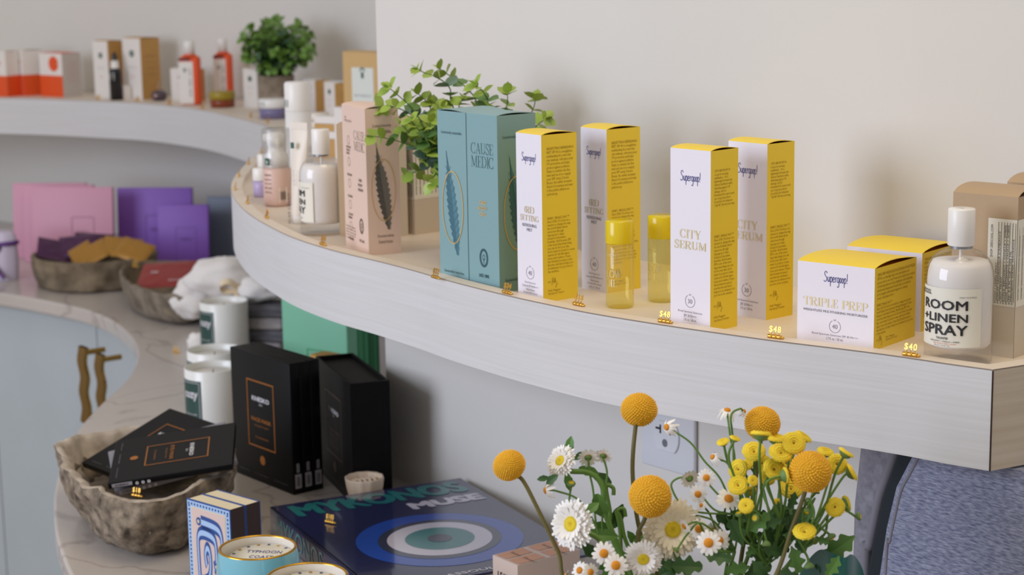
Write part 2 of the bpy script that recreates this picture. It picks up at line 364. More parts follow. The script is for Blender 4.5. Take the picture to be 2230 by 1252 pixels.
# rim: resample both lines to the same count
def resample(L, n):
    d = [0]
    for i in range(1, len(L)): d.append(d[-1]+(L[i]-L[i-1]).length)
    out = []; j = 0
    for k in range(n):
        t = d[-1]*k/(n-1)
        while j < len(L)-2 and d[j+1] < t: j += 1
        u = (t-d[j])/max(1e-9, d[j+1]-d[j]); out.append(L[j].lerp(L[j+1], min(1, u)))
    return out
N = 220; RO, RI = resample(ev, N), resample(inner, N)
RO = [ENDW]+RO; RI = [ENDI]+RI
mb = MB(); mb.strip(T3(RO, ZR), T3(RI, ZR), PLY, False)
mb.strip(T3(RO, ZR-.0012), T3(RO, ZR), mat('thin_dark_glue_line', '#8d8176', .7), False)
mb.strip(T3(RI, ZR), T3(RI, 0), PLY, False); mb.build('rim', sh, 'raised pale rim along the shelf edge')
lastb = Vector((-1.9, back_y(-1.9)))
poly = [ENDI]+inner+[ev[-1]]+[lastb, RETURN_END-Vector((.01, 0)), CORNER]
mb = MB(); mb.flat([tuple(p) for p in poly], 0, PLY); mb.build('tray_floor', sh)
poly = [ENDW]+ev+[lastb, RETURN_END-Vector((.01, 0)), CORNER]
mb = MB(); mb.flat([tuple(p) for p in poly], ZB, FASCIA)
mb.f = [list(reversed(f)) for f in mb.f]; mb.build('underside', sh)

# marble counter
ce = [(-1.9, 4.42), (-1.5, 4.14), (-1.25, 3.96), (-1.073, 3.845), (-.983, 3.774), (-.869, 3.668), (-.798, 3.574), (-.742, 3.47), (-.696, 3.355), (-.667, 3.257), (-.649, 3.159), (-.640, 3.058), (-.640, 2.97), (-.646, 2.87), (-.648, 2.73), (-.639, 2.624), (-.626, 2.501), (-.606, 2.383), (-.590, 2.312), (-.565, 2.214), (-.538, 2.129), (-.507, 2.044), (-.46, 1.93), (-.40, 1.81), (-.33, 1.69), (-.24, 1.57), (-.14, 1.46), (-.02, 1.36), (.1, 1.28), (.17, 1.27), (.215, 1.31), (.232, 1.4)]
cev = [v.to_2d() for v in catmull([(a, b, 0) for a, b in ce], 4)]
cw = Vector((.27, wall_y(.27)))
poly = [tuple(p) for p in cev]+[tuple(cw), tuple(CORNER), tuple(RETURN_END-Vector((.01, 0))), (-1.9, back_y(-1.9))]
mb = MB(); mb.flat(poly, ZC, MARBLE)
TH = .028
rr = [(0, 0), (.002, -.0006), (.0035, -.0025), (.004, -.005), (.004, -TH+.003), (.002, -TH)]
pr = [T3(offset(cev, o_), ZC+z_) for o_, z_ in rr]
for i in range(len(pr)-1): mb.strip(pr[i], pr[i+1], MARBLE, True)
n0 = len(mb.f); mb.flat(poly, ZC-TH, MARBLE)
for i in range(n0, len(mb.f)): mb.f[i].reverse()
ct = tag(mb.build('marble_countertop'), 'white veined marble countertop with a serpentine front edge', 'countertop')
# cabinet below, with door leaves following the curve
cab = thing('curved_cabinet', 'pale blue-grey curved base cabinet under the marble counter', 'cabinet')
ci = offset(cev, -.030)
Lc = resample([p for p in ci], 160)
zt, zb_ = ZC-TH, ZF
mb = MB(); poly2 = [tuple(p) for p in offset(cev, -.052)]
mb.strip(T3([Vector(p) for p in poly2], zb_), T3([Vector(p) for p in poly2], zt), DOORC, True); mb.build('carcass', cab)
DOORS = []
kk = [0, 18, 36, 50, 62, 74, 88, 102, 118, 136, 159]
for a, b in zip(kk[:-1], kk[1:]):
    seg = Lc[a:b+1]; seg = resample(seg, 14)
    d0 = (seg[1]-seg[0]).normalized()*.0015; seg[0] = seg[0]+d0; seg[-1] = seg[-1]-d0
    bk = offset(seg, -.018); mb = MB()
    mb.strip(T3(seg, zb_+.08), T3(seg, zt-.006), DOORC, True); mb.strip(T3(seg, zt-.006), T3(bk, zt-.006), DOORC, False)
    mb.quad((seg[0].x, seg[0].y, zb_+.08), (seg[0].x, seg[0].y, zt-.006), (bk[0].x, bk[0].y, zt-.006), (bk[0].x, bk[0].y, zb_+.08), DOORC)
    mb.quad((seg[-1].x, seg[-1].y, zb_+.08), (bk[-1].x, bk[-1].y, zb_+.08), (bk[-1].x, bk[-1].y, zt-.006), (seg[-1].x, seg[-1].y, zt-.006), DOORC)
    DOORS.append((mb.build('door', cab), seg[7]))
# wavy brass pulls
def pull(px, py0, py1, dep, rotz):
    a = at_d(px, py0, dep); b = at_d(px, py1, dep); L = a.z-b.z
    mb = MB(); pts = []; n = 40
    for i in range(n+1):
        t = i/n; wv = .0042*cos(t*2*pi*2.5); pts.append((wv, t))
    prof = []
    for sgn in (-1, 1):
        rows = [(p[0]*(1)+sgn*.0135, -L*p[1]) for p in pts]
        prof.append(rows)
    ol = [(x, -.0035+0, z) for x, z in prof[0]]; orr = [(x, -.0035, z) for x, z in prof[1]]
    mb.strip(ol, orr, BRASS, False); mb.strip([(x, .0035, z) for x, _, z in orr], [(x, .0035, z) for x, _, z in ol], BRASS, False)
    mb.strip(orr, [(x, .0035, z) for x, _, z in orr], BRASS); mb.strip([(x, .0035, z) for x, _, z in ol], ol, BRASS)
    mb.tube([(.0, .002, -.012), (.0, .042, -.012)], .005, BRASS, 10); mb.tube([(0, .002, -L+.012), (0, .042, -L+.012)], .005, BRASS, 10)
    dr = min(DOORS, key=lambda q: (q[1]-Vector((a.x, a.y))).length)[0]; o = mb.build('door_pull', dr, 'wavy aged brass pull'); o.location = a; o.rotation_euler = (0, 0, rotz); return o
# ------------------------------------------------------------------ cartons
WHITE = mat('white_card', '#efeaf3', .5); YEL = mat('sunny_yellow_card', '#f3d43a', .5); YTOP = YEL
NAVY = mat('navy_ink', '#2a2f86', .5); GREYI = mat('grey_ink', '#8f8c98', .6); OLIVE = mat('olive_print', '#9a7f18', .6)
FOIL = mat('holographic_foil', '#e6d6a8', .3, .7); INNER_SHADE = mat('shaded_yellow_card_inside', '#e0982a', .7)  # carton inside: yellow card, shade under the flap painted in as orange
FONTM = lambda w_, d_: Matrix.Translation((0, -d_/2, 0))
def faceR(w_, d_): return Matrix(((0, -1, 0, w_/2), (1, 0, 0, 0), (0, 0, 1, 0), (0, 0, 0, 1)))   # text x -> +y, outward (-y) -> +x
def carton(name, label, cat, M, yaw, w_, d_, h_, mf, mr, mt, bulge=.1, axis='x', group=None, z=0., mi=None, print_fn=None):
    """M: plan position of the vertical edge between front (-y) and right (+x) faces"""
    u = Vector((cos(yaw), sin(yaw), 0)); v = Vector((-sin(yaw), cos(yaw), 0))
    c = Vector((M[0], M[1], z))-u*w_/2+v*d_/2
    t = thing(name, label, cat, c, yaw, group); mb = MB(); W, D = w_/2, d_/2
    mb.quad((-W, -D, 0), (W, -D, 0), (W, -D, h_), (-W, -D, h_), mf); mb.quad((W, -D, 0), (W, D, 0), (W, D, h_), (W, -D, h_), mr)
    mb.quad((W, D, 0), (-W, D, 0), (-W, D, h_), (W, D, h_), mf); mb.quad((-W, D, 0), (-W, -D, 0), (-W, -D, h_), (-W, D, h_), mr)
    mb.quad((-W, -D, .0004), (-W, D, .0004), (W, D, .0004), (W, -D, .0004), mr); zi = h_-.0015
    mb.quad((-W, -D, zi), (W, -D, zi), (W, D, zi), (-W, D, zi), mi or mt)
    if print_fn: print_fn(mb, FONTM(w_, d_), faceR(w_, d_), w_, d_, h_)
    mb.build('carton', t)
    mb = MB(); n = 12; R = []; R2 = []
    for i in range(n+1):
        q = i/n; b = bulge*(d_ if axis == 'x' else w_)*(sin(pi*q**.8))**.85*.62
        if axis == 'x': R.append((-W, -D+d_*q, h_+b)); R2.append((W, -D+d_*q, h_+b))
        else: R.append((-W+w_*q, D, h_+b)); R2.append((-W+w_*q, -D, h_+b))
    mb.strip(R2, R, mt); mb.strip([(a, b, c_-.0005) for a, b, c_ in R], [(a, b, c_-.0005) for a, b, c_ in R2], mi or mt)
    for L in (R, R2): mb.strip(L, [(a, b, c_-.0005) for a, b, c_ in L], mt, False)
    mb.build('top_flap', t); return t
BODY1 = "(RE)SETTING REFRESHING\nMIST SPF 40 is a weightless,\nmultitasking face mist that\nsets makeup, refreshes your\nUV protection and helps\nprotect against pollution.\nShake to activate the fine\nmist and use it to reapply\nyour SPF every 2 hours.\nBonus: the subtle aromatic\nblend of rosemary and mint\nis the perfect afternoon\npick-me-up."
BODY2 = "EVERY. SINGLE. DAY.™\nSince 2005, I've been on a\nmission to change the way\nthe world thinks about\nsunscreen through\nSupergoop!'s clean,\nfeel-good, innovative\nformulas. And because SPF\nis the most important thing\nyou can do for your skin,\nwe've made it a point to create\noptions for all skin types,\ntones and routines. I hope\nthis formula becomes a new\nfavorite, and that it helps you\ndo whatever it is you love in\nthe sunshine."
BODYC = "CITY SERUM SPF 30\nis a go-to morning\nmultitasker... It's a\nlightweight formula that\ndelivers hydration while\ndefending against UV\ndamage, and it's\nformulated for year-round\nuse. Long story short,\nit's perfect for whatever\n\"city life\" throws your way."
BODYC2 = "EVERY. SINGLE. DAY.™\nSince 2005, I've been on a\nmission to change the way\nthe world thinks about\nsunscreen through\nSupergoop!'s clean,\nfeel-good, innovative\nformulas. And because\nSPF is one of the most\nimportant things you can\ndo for your skin, we've\nmade it a point to create\noptions for all skin types,\ntones and routines. I hope\nthis formula becomes a\nnew favorite and that it\nhelps you do whatever it is\nyou love in the sunshine."
BODYT = "TRIPLE PREP WEIGHTLESS MULTITASKING MOISTURIZER\nSPF 40 is an ultra-light daily cream that hydrates and\nprotects skin in one step! Powered by a triple-boost complex\nof hydrating hyaluronic acid, polyglutamic acid and ginseng,\nthis fast-absorbing beauty formula helps boost skin and\nprotect against environmental aggressors, leaving a\ncomfy, nicely-balanced feel."
BODYT2 = "EVERY. SINGLE. DAY.™\nSince 2005, I've been on a mission to change the way the\nworld thinks about sunscreen through Supergoop!'s clean,\nfeel-good, innovative formulas. And because SPF is the\nmost important thing you can do for your skin every single\nday, we've made it a point to create options for all skin\ntypes, tones and routines. I hope this formula becomes a\nnew favorite, and that it helps you do whatever it is you love\nin the sunshine."
def signature(mb, M, x, y, s, m):
    o = []; f = []; W = lambda a, b: .05
    for p in ([(0, .3), (.3, .6)], [(0, .6), (.3, .3)], [(.4, .45), (.5, .62), (.62, .5), (.55, .32), (.42, .4)], [(1., 1.3), (.95, .4), (.9, -.2)], [(.9, .5), (1.15, .62), (1.3, 1.3), (1.22, .4), (1.2, 0)], [(1.3, .3), (1.42, .5), (1.5, .3), (1.4, .2)], [(1.55, .3), (1.68, 1.2), (1.66, .3), (1.78, 1.1), (1.76, .25), (1.95, .5), (2.05, .2), (2., -.5), (1.8, -.7), (2.1, -.2), (2.5, 0)]):
        ribbon(_cm(p), W, o, f)
    at2d(mb, [lift(v[0]*s, v[1]*s, v.e) for v in o], f, m, x, y, M)
def badge(mb, M, x, y, r, num):
    v, f = ring2d(r, r*1.25, r*.07, 40, -60, 240) if False else ring2d(r, r, r*.07, 40, 118, 422)
    at2d(mb, v, f, GREYI, x, y, M); text(mb, num, GREYI, x, y-r*.38, h=r*.72, M=M); text(mb, 'SPF', GREYI, x, y+r*.88, h=r*.26, M=M)
def pr_rs(mb, F, Rr, w_, d_, h_):
    v, f = LOGO; place2d(mb, v, f, NAVY, 0, h_*.815, w=w_*.56, h=h_*.075, M=F)
    v, f = serif('(RE)', .16, .05); place2d(mb, v, f, FOIL, 0, h_*.525, h=.0068, w=w_*.38, M=F)
    v, f = serif('SETTING', .16, .05); place2d(mb, v, f, FOIL, 0, h_*.478, h=.0062, w=w_*.72, M=F)
    text(mb, 'REFRESHING', GREYI, 0, h_*.443, h=.0032, w=w_*.56, M=F, bold=.01); text(mb, 'MIST', GREYI, 0, h_*.416, h=.0032, w=w_*.22, M=F, bold=.01)
    badge(mb, F, 0, h_*.165, .0062, '40')
    for i, s in enumerate(('Broad Spectrum', 'Sunscreen SPF 40 PA++++', 'Water & Sweat', 'Resistant (40 minutes)', '3.4 fl. oz. / 100 mL')): text(mb, s, GREYI, 0, h_*(.098-.021*i), h=.0021, w=w_*(.42, .64, .34, .54, .42)[i], M=F)
    text(mb, BODY1, OLIVE, -d_*.36, h_*.635, h=h_*.29, w=d_*.76, align='L', M=Rr, line=1.02, res=1); text(mb, BODY2, OLIVE, -d_*.36, h_*.175, h=h_*.335, w=d_*.78, align='L', M=Rr, res=1)
    signature(mb, Rr, -d_*.36, h_*.105, .0052, OLIVE); text(mb, 'Holly Thaggard,\nSupergoop! Creator', OLIVE, -d_*.36, h_*.04, h=h_*.034, w=d_*.46, align='L', M=Rr, res=1)
def pr_cs(mb, F, Rr, w_, d_, h_):
    v, f = LOGO; place2d(mb, v, f, NAVY, 0, h_*.80, w=w_*.5, h=h_*.082, M=F)
    for s, yy, ww in (('CITY', .507, .53), ('SERUM', .444, .79)): v, f = serif(s, .2, .05); place2d(mb, v, f, FOIL, 0, h_*yy, h=h_*.05, w=w_*ww, M=F)
    badge(mb, F, 0, h_*.155, .0058, '30')
    for i, s in enumerate(('Broad Spectrum Sunscreen', 'SPF 30 PA+++', '2 fl. oz. / 60 mL')): text(mb, s, GREYI, 0, h_*(.085-.022*i), h=.0025, w=w_*(.6, .32, .32)[i], M=F)
    text(mb, BODYC, OLIVE, -d_*.37, h_*.69, h=h_*.205, w=d_*.74, align='L', M=Rr, res=1); text(mb, BODYC2, OLIVE, -d_*.37, h_*.19, h=h_*.345, w=d_*.76, align='L', M=Rr, res=1)
    signature(mb, Rr, -d_*.37, h_*.125, .005, OLIVE); text(mb, 'Holly Thaggard,\nSupergoop! Founder', OLIVE, -d_*.37, h_*.05, h=h_*.034, w=d_*.56, align='L', M=Rr, res=1)
def pr_tp(mb, F, Rr, w_, d_, h_):
    v, f = LOGO; place2d(mb, v, f, NAVY, 0, h_*.72, w=w_*.31, h=h_*.19, M=F)
    v, f = serif('TRIPLE PREP', .19, .05); place2d(mb, v, f, FOIL, 0, h_*.46, h=h_*.11, w=w_*.84, M=F)
    text(mb, 'WEIGHTLESS MULTITASKING MOISTURIZER', GREYI, 0, h_*.395, h=.0021, w=w_*.84, M=F, bold=.012)
    badge(mb, F, 0, h_*.235, .0055, '40')
    text(mb, 'Broad Spectrum Sunscreen SPF 40 PA+++', GREYI, 0, h_*.105, h=.0024, w=w_*.6, M=F); text(mb, '1.7 fl. oz. / 50 mL', GREYI, 0, h_*.063, h=.0023, w=w_*.22, M=F)
    text(mb, BODYT, OLIVE, -d_*.44, h_*.60, h=h_*.33, w=d_*.9, align='L', M=Rr, res=1); text(mb, BODYT2, OLIVE, -d_*.44, h_*.18, h=h_*.38, w=d_*.88, align='L', M=Rr, res=1)
    signature(mb, Rr, -d_*.44, h_*.085, .0046, OLIVE); text(mb, 'Holly Thaggard,\nSupergoop! Founder', OLIVE, -d_*.22, h_*.07, h=h_*.06, w=d_*.28, align='L', M=Rr, res=1)
R_ = radians
G1 = 'white-and-yellow sunscreen cartons on the shelf'
carton('sunscreen_carton', 'tall white and yellow carton touching the right side of the teal cartons', 'box', (.03068, 1.8129), R_(-53.26), .0410, .0441, .166, WHITE, YEL, YEL, group=G1, mi=INNER_SHADE, print_fn=pr_rs)
carton('sunscreen_carton', 'tall white and yellow carton standing behind the clear bottle with yellow cap', 'box', (.09669, 1.8574), R_(-53.28), .0410, .0441, .166, WHITE, YEL, YEL, group=G1, mi=INNER_SHADE, print_fn=pr_rs)
carton('serum_carton', 'front one of the two tall cartons lettered CITY SERUM', 'box', (.17936, 1.6594), R_(-47.48), .0487, .0375, .165, WHITE, YEL, YEL, group=G1, mi=INNER_SHADE, print_fn=pr_cs)
carton('serum_carton', 'CITY SERUM carton set further back, partly covered by its twin', 'box', (.23678, 1.7092), R_(-49.76), .0487, .0375, .165, WHITE, YEL, YEL, group=G1, mi=INNER_SHADE, print_fn=pr_cs)
def foil_ring(mb, F, Rr, w_, d_, h_): pass
tp = [((.31056, 1.5708), R_(-40.09), 'low cube-shaped carton lettered TRIPLE PREP on its white front'), ((.36743, 1.6455), R_(-40.11), 'low yellow-topped cube carton half hidden behind the TRIPLE PREP one')]
for p, a, l in tp:
    t = carton('moisturizer_carton', l, 'box', p, a, .0763, .0743, .0718, WHITE, YEL, YEL, bulge=.085, group=G1, mi=INNER_SHADE, print_fn=pr_tp)
# teal and blush cartons with a leaf
TEAL = mat('teal_card', '#83a8ad', .45); TEALS = TEAL; TGR = mat('dark_teal_print', '#2f5560', .5); TLEAF = mat('leaf_print_teal', '#4f8090', .5); TLEAF2 = mat('leaf_print_dark_teal', '#3c6b7b', .5)
BLUSH = mat('blush_card', '#e6c9b8', .5); BTXT = mat('taupe_print', '#6d5a4c', .55); BLEAF = mat('leaf_print_grey', '#77716a', .5); BLEAF2 = mat('leaf_print_dark_grey', '#57534d', .5); GFOIL = mat('gold_foil', '#f2c776', .4, .65); CREAMI = mat('cream_card_inside', '#f0e6d4', .6)
def hemp_leaf(mb, M, x, y, L, lean, ml, md):
    n = 15
    for sgn, m in ((-1, md), (1, ml)):
        pts = [(0, 0)]; 
        for i in range(n+1):
            t = i/n; hw = L*.115*sin(pi*min(1, (t*.82+.06)))**1.0*(1-t*.55)
            if t > .72: hw *= max(0, (1-t)/.28)**.8*.75+.04
            pts.append((sgn*hw, L*(t*.97+.012))); pts.append((sgn*hw*.72, L*(t*.97+.0)+L*.028))
        pts.append((0, L)); vs = []
        for a, b in pts: vs.append((a+lean*(b/L), b))
        tri = tessellate_polygon([[Vector((p[0], p[1], 0)) for p in vs]])
        at2d(mb, vs, [tuple(t_) for t_ in tri], m, x, y, M, .0003)
    o = []; f = []
    for i in range(1, 13):
        t = i/15
        for sg in (-1, 1):
            hw = L*.1*sin(pi*min(1, (t*.82+.06)))*(1-t*.55); ribbon([(lean*t, L*t), (sg*hw+lean*(t+.05), L*(t+.055))], lambda a, b: L*.004, o, f)
    ribbon([(0, 0), (lean, L)], lambda a, b: L*.006, o, f); at2d(mb, o, f, ml, x, y, M, .0005)
def pr_leaf(M, mb, w_, h_, tm, ml, md, two=False):
    v, f = ring2d(w_*.36, h_*.21, w_*.022, 48); at2d(mb, v, f, GFOIL, 0, h_*.445, M, .0006)
    hemp_leaf(mb, M, w_*.14, h_*.17, h_*.60, -w_*.34, ml, md)
    if two:
        for i, s in enumerate(('Luxuriously', 'sustainable.')): text(mb, s, tm, 0, h_*(.868-.038*i), h=h_*.026, w=w_*.56, M=M)
        for i, s in enumerate(('Sustainably', 'luxurious.')): text(mb, s, tm, w_*.03, h_*(.115-.036*i), h=h_*.025, w=w_*(.5, .44)[i], M=M)
    else:
        text(mb, 'Luxuriously sustainable.', tm, 0, h_*.865, h=h_*.022, w=w_*.72, M=M); text(mb, 'Sustainably luxurious.', tm, 0, h_*.055, h=h_*.022, w=w_*.7, M=M)
def pr_front(M, mb, w_, h_, tm, foil, words, x=0., sc=1., vol='3.4OZ / 100ML'):
    for s, yy in (('CAUSE', .775), ('MEDIC', .70)): v, f = serif(s, .075, .03, .02); place2d(mb, v, f, tm, x, h_*yy, h=h_*.064, w=w_*.72*sc, M=M)
    for i, s in enumerate(words): text(mb, s, foil, x, h_*(.492-.033*i), h=h_*.02, w=w_*(.06*len(s)+.05)*sc, M=M, bold=.02)
    v, f = ring2d(w_*.115*sc, h_*.047, w_*.05*sc, 36); at2d(mb, v, f, tm, x, h_*.185, M); v, f = ring2d(w_*.035*sc, h_*.016, w_*.012, 20); at2d(mb, v, f, tm, x, h_*.188, M); o = []; f = []; ribbon([(0, -h_*.03), (0, h_*.0)], lambda a, b: w_*.014, o, f); at2d(mb, o, f, tm, x, h_*.18, M)
    text(mb, vol, tm, x, h_*.072, h=h_*.02, w=w_*.34*sc, M=M, bold=.03)
def pr_gb(mb, F, Rr, w_, d_, h_): pr_front(F, mb, w_, h_, TGR, GFOIL, ('CBD', 'BODY', 'OIL')); pr_leaf(Rr, mb, d_, h_, TGR, TLEAF, TLEAF2)
def pr_ga(mb, F, Rr, w_, d_, h_): pr_leaf(F, mb, w_, h_, TGR, TLEAF, TLEAF2); pr_front(Rr, mb, d_, h_, TGR, GFOIL, ('CBD', 'BODY', 'OIL'))
yg = R_(-52.0); ug = Vector((cos(yg), sin(yg)))
GB = Vector((-.01253, 1.8671))
carton('body_oil_carton', 'teal carton with CAUSE MEDIC lettering facing forward', 'box', GB, yg, .0511, .0496, .1805, TEAL, TEAL, TEAL, bulge=.07, mi=CREAMI, print_fn=pr_gb, group='teal cartons on the shelf')
carton('body_oil_carton', 'left teal carton showing a gold-ringed leaf beside the lettered teal carton', 'box', GB-ug*.0524, yg, .0496, .0511, .1805, TEAL, TEAL, TEAL, bulge=.07, axis='y', mi=CREAMI, print_fn=pr_ga, group='teal cartons on the shelf')
def pr_pe(mb, F, Rr, w_, d_, h_):
    pr_front(F, mb, w_, h_, BTXT, BTXT, ('CBD', 'BODY', 'CREAM'), x=w_*.22, sc=.62, vol='4OZ / 118ML'); pr_leaf(Rr, mb, d_, h_, BTXT, BLEAF, BLEAF2, True)
    text(mb, 'THE\nFORMULATION', BTXT, -w_*.24, h_*.885, h=h_*.036, w=w_*.3, M=F)
    for i in range(5):
        v, f = ring2d(w_*.05, h_*.03, w_*.006, 18); at2d(mb, v, f, BTXT, -w_*.24, h_*(.76-.15*i), M=F)
        text(mb, ('NATURAL\nORIGIN\nBLEND', 'VEGAN', 'CLEAN', 'CALM\nSKIN', 'PURE')[i], BTXT, -w_*.24, h_*(.66-.15*i), h=h_*(.06, .018, .018, .04, .018)[i], w=w_*.2, M=F, bold=.02)
    text(mb, 'Directions: massage a\ngenerous amount onto\nskin morning and night\nand let it absorb. For\nexternal use only.', BTXT, -w_*.24, h_*.06, h=h_*.1, w=w_*.42, M=F)
carton('body_cream_carton', 'blush pink carton with a grey leaf in a gold ring', 'box', (-.16341, 2.1130), R_(-66.67), .0827, .0398, .1683, BLUSH, BLUSH, BLUSH, bulge=.1, mi=CREAMI, print_fn=pr_pe)
# kraft spray cartons with a wrapped label
TAN = mat('kraft_tan_card', '#b59a78', .55, var=.04, vscale=30); LAB = mat('cream_label', '#eae6d8', .5); INK = mat('near_black_ink', '#22222a', .5); BEIGE = mat('beige_card', '#d2c6b4', .55); REDI = mat('red_ink', '#d2553c', .5)
def pr_de(mb, F, Rr, w_, d_, h_):
    mb.add([F @ Vector(p) for p in ((-w_*.5, -.0002, 0), (w_*.5, -.0002, 0), (w_*.5, -.0002, h_*.33), (-w_*.5, -.0002, h_*.33))], [(0, 1, 2, 3)], BEIGE)
    mb.add([Rr @ Vector(p) for p in ((-d_*.5, -.0002, 0), (d_*.5, -.0002, 0), (d_*.5, -.0002, h_*.33), (-d_*.5, -.0002, h_*.33))], [(0, 1, 2, 3)], BEIGE)
    mb.add([F @ Vector(p) for p in ((w_*.06, -.0004, h_*.32), (w_*.5, -.0004, h_*.32), (w_*.5, -.0004, h_*.86), (w_*.06, -.0004, h_*.86))], [(0, 1, 2, 3)], LAB)
    mb.add([Rr @ Vector(p) for p in ((-d_*.5, -.0004, h_*.32), (d_*.3, -.0004, h_*.32), (d_*.3, -.0004, h_*.86), (-d_*.5, -.0004, h_*.86))], [(0, 1, 2, 3)], LAB)
    text(mb, 'SHOP: DEDCOOL.COM', INK, w_*.14, h_*.62, h=.0022, w=h_*.2, align='L', M=F, rot=90, eps=.0007)
    rows = ('ROOM + LINEN SPRAY', 'PRODUIT: VAPORISATEUR D\'AMBIANCE', 'SCENT: TAUNT', 'PROFILE: BERGAMOT + VANILLA + AMBER', 'PROFIL: BERGAMOTE + VANILLE + AMBRE', 'SIZE: 3.5 FL OZ / 103 ML', 'INGREDIENTS: WATER, FRAGRANCE')
    for i, s in enumerate(rows):
        x = w_*(.21+.043*i); text(mb, s, INK, x, h_*.335, h=.0014, w=h_*.014*len(s), align='L', M=F, rot=90, eps=.0007)
        o = []; f = []; ribbon([(0, 0), (0, h_*.49)], lambda a, b: .00035, o, f); at2d(mb, o, f, INK, x+w_*.012, h_*.35, F, .0007)
    text(mb, 'ROOM + LINEN SPRAY', INK, w_*.10, h_*.205, h=.004, w=w_*.5, align='R', M=F, eps=.0006)
    for i in range(6):
        o = []; f = []; ribbon([(0, 0), (0, h_*.45)], lambda a, b: .0003, o, f); at2d(mb, o, f, INK, -d_*(.45-.1*i), h_*.36, Rr, .0007)
        text(mb, 'WATER, SODIUM CITRATE, FRAGRANCE', INK, -d_*(.42-.1*i), h_*.36, h=.0015, w=h_*.4, align='L', M=Rr, rot=90, eps=.0007)
GD = 'kraft cartons for room spray'
carton('spray_carton', 'kraft brown carton with a cream label behind the big white spray bottle', 'box', (.42079, 1.5325), R_(-42.3), .0601, .0601, .1368, TAN, TAN, TAN, bulge=.16, group=GD, print_fn=pr_de)
t2 = at(2186, 392, .1368); uu = Vector((cos(R_(-44)), sin(R_(-44))))
carton('spray_carton', 'kraft carton at the right picture edge, rearmost behind the labelled kraft carton', 'box', (t2.x+uu.x*.0601, t2.y+uu.y*.0601-.012), R_(-44), .0601, .0601, .1368, TAN, TAN, TAN, bulge=.16, group=GD, print_fn=pr_de)
carton('spray_carton', 'tan carton right behind the blush pink carton', 'box', (-.172, 2.222), R_(-50), .0601, .0601, .1368, TAN, BEIGE, TAN, bulge=.12, group=GD)
carton('spray_carton', 'taupe carton in the shade under the eucalyptus leaves', 'box', (-.118, 2.264), R_(-50), .0601, .0601, .1368, TAN, TAN, TAN, bulge=.12, group=GD, print_fn=pr_de)
# ------------------------------------------------------------------ bottles, jars, tubes and small cartons
PLW = mat('white_plastic', '#efece8', .35); PLC = mat('cream_plastic', '#e9dfd2', .4); LIQ = mat('milky_white_liquid', '#efeae6', .5, sss=.2)
GLASS = clear_mat('clear_glass', '#fafafa'); FROST = clear_mat('clear_plastic_cap', '#fafafa', .03, '#f0f0ee', .06, 1.3)
OIL = clear_mat('pale_yellow_oil', '#fbf6c8', .13, '#f4ea9c', .04, 1.4); YCAP = clear_mat('translucent_yellow_cap', '#f5e23a', .72, '#f3dd2c', .15, 1.4)
LILAC = mat('lilac_plastic', '#b9a8d0', .35); PURJ = mat('purple_grey_jar', '#7d769c', .35); PINKG = mat('blush_frosted_glass', '#d9b8ab', .4); KRAFT = mat('kraft_board', '#c79a58', .6, var=.05, vscale=30)
ORANGE = mat('bright_orange', '#e8541c', .45); AMBER = mat('amber_brown_jar', '#8a3f22', .25); OLV = mat('olive_lid', '#a08a22', .4); DKG = mat('dark_green_print', '#28584a', .5); BLK = mat('gloss_black', '#17181c', .25)
def wrapR(R): return lambda p: Vector(((R-p.y)*sin(p.x/R), -(R-p.y)*cos(p.x/R), p.z))
def px2m(px, p): return px*depth(p)/FPX
def hgt(p, ytop):
    lo, hi = 0., 1.2
    for _ in range(40):
        m = (lo+hi)/2; q = Vector((p[0], p[1], p[2]+m))-CAM
        if PY0-FPX*q.dot(_U)/q.dot(_F) > ytop: lo = m
        else: hi = m
    return lo
def fit_carton(name, label, cat, L, Mx, Rr, ytop, z, mf, mr, mt, bulge=.06, axis='x', group=None, fn=None, w=None, d=None, yaw=None, mi=None):
    l, m, r = at(L[0], L[1], z), at(Mx[0], Mx[1], z), at(Rr[0], Rr[1], z)
    ya = yaw if yaw is not None else atan2((m-l).y, (m-l).x)
    return carton(name, label, cat, (m.x, m.y), ya, w or (m-l).length, d or (r-m).length, hgt(m, ytop), mf, mr, mt, bulge, axis, group, z, mi, fn)
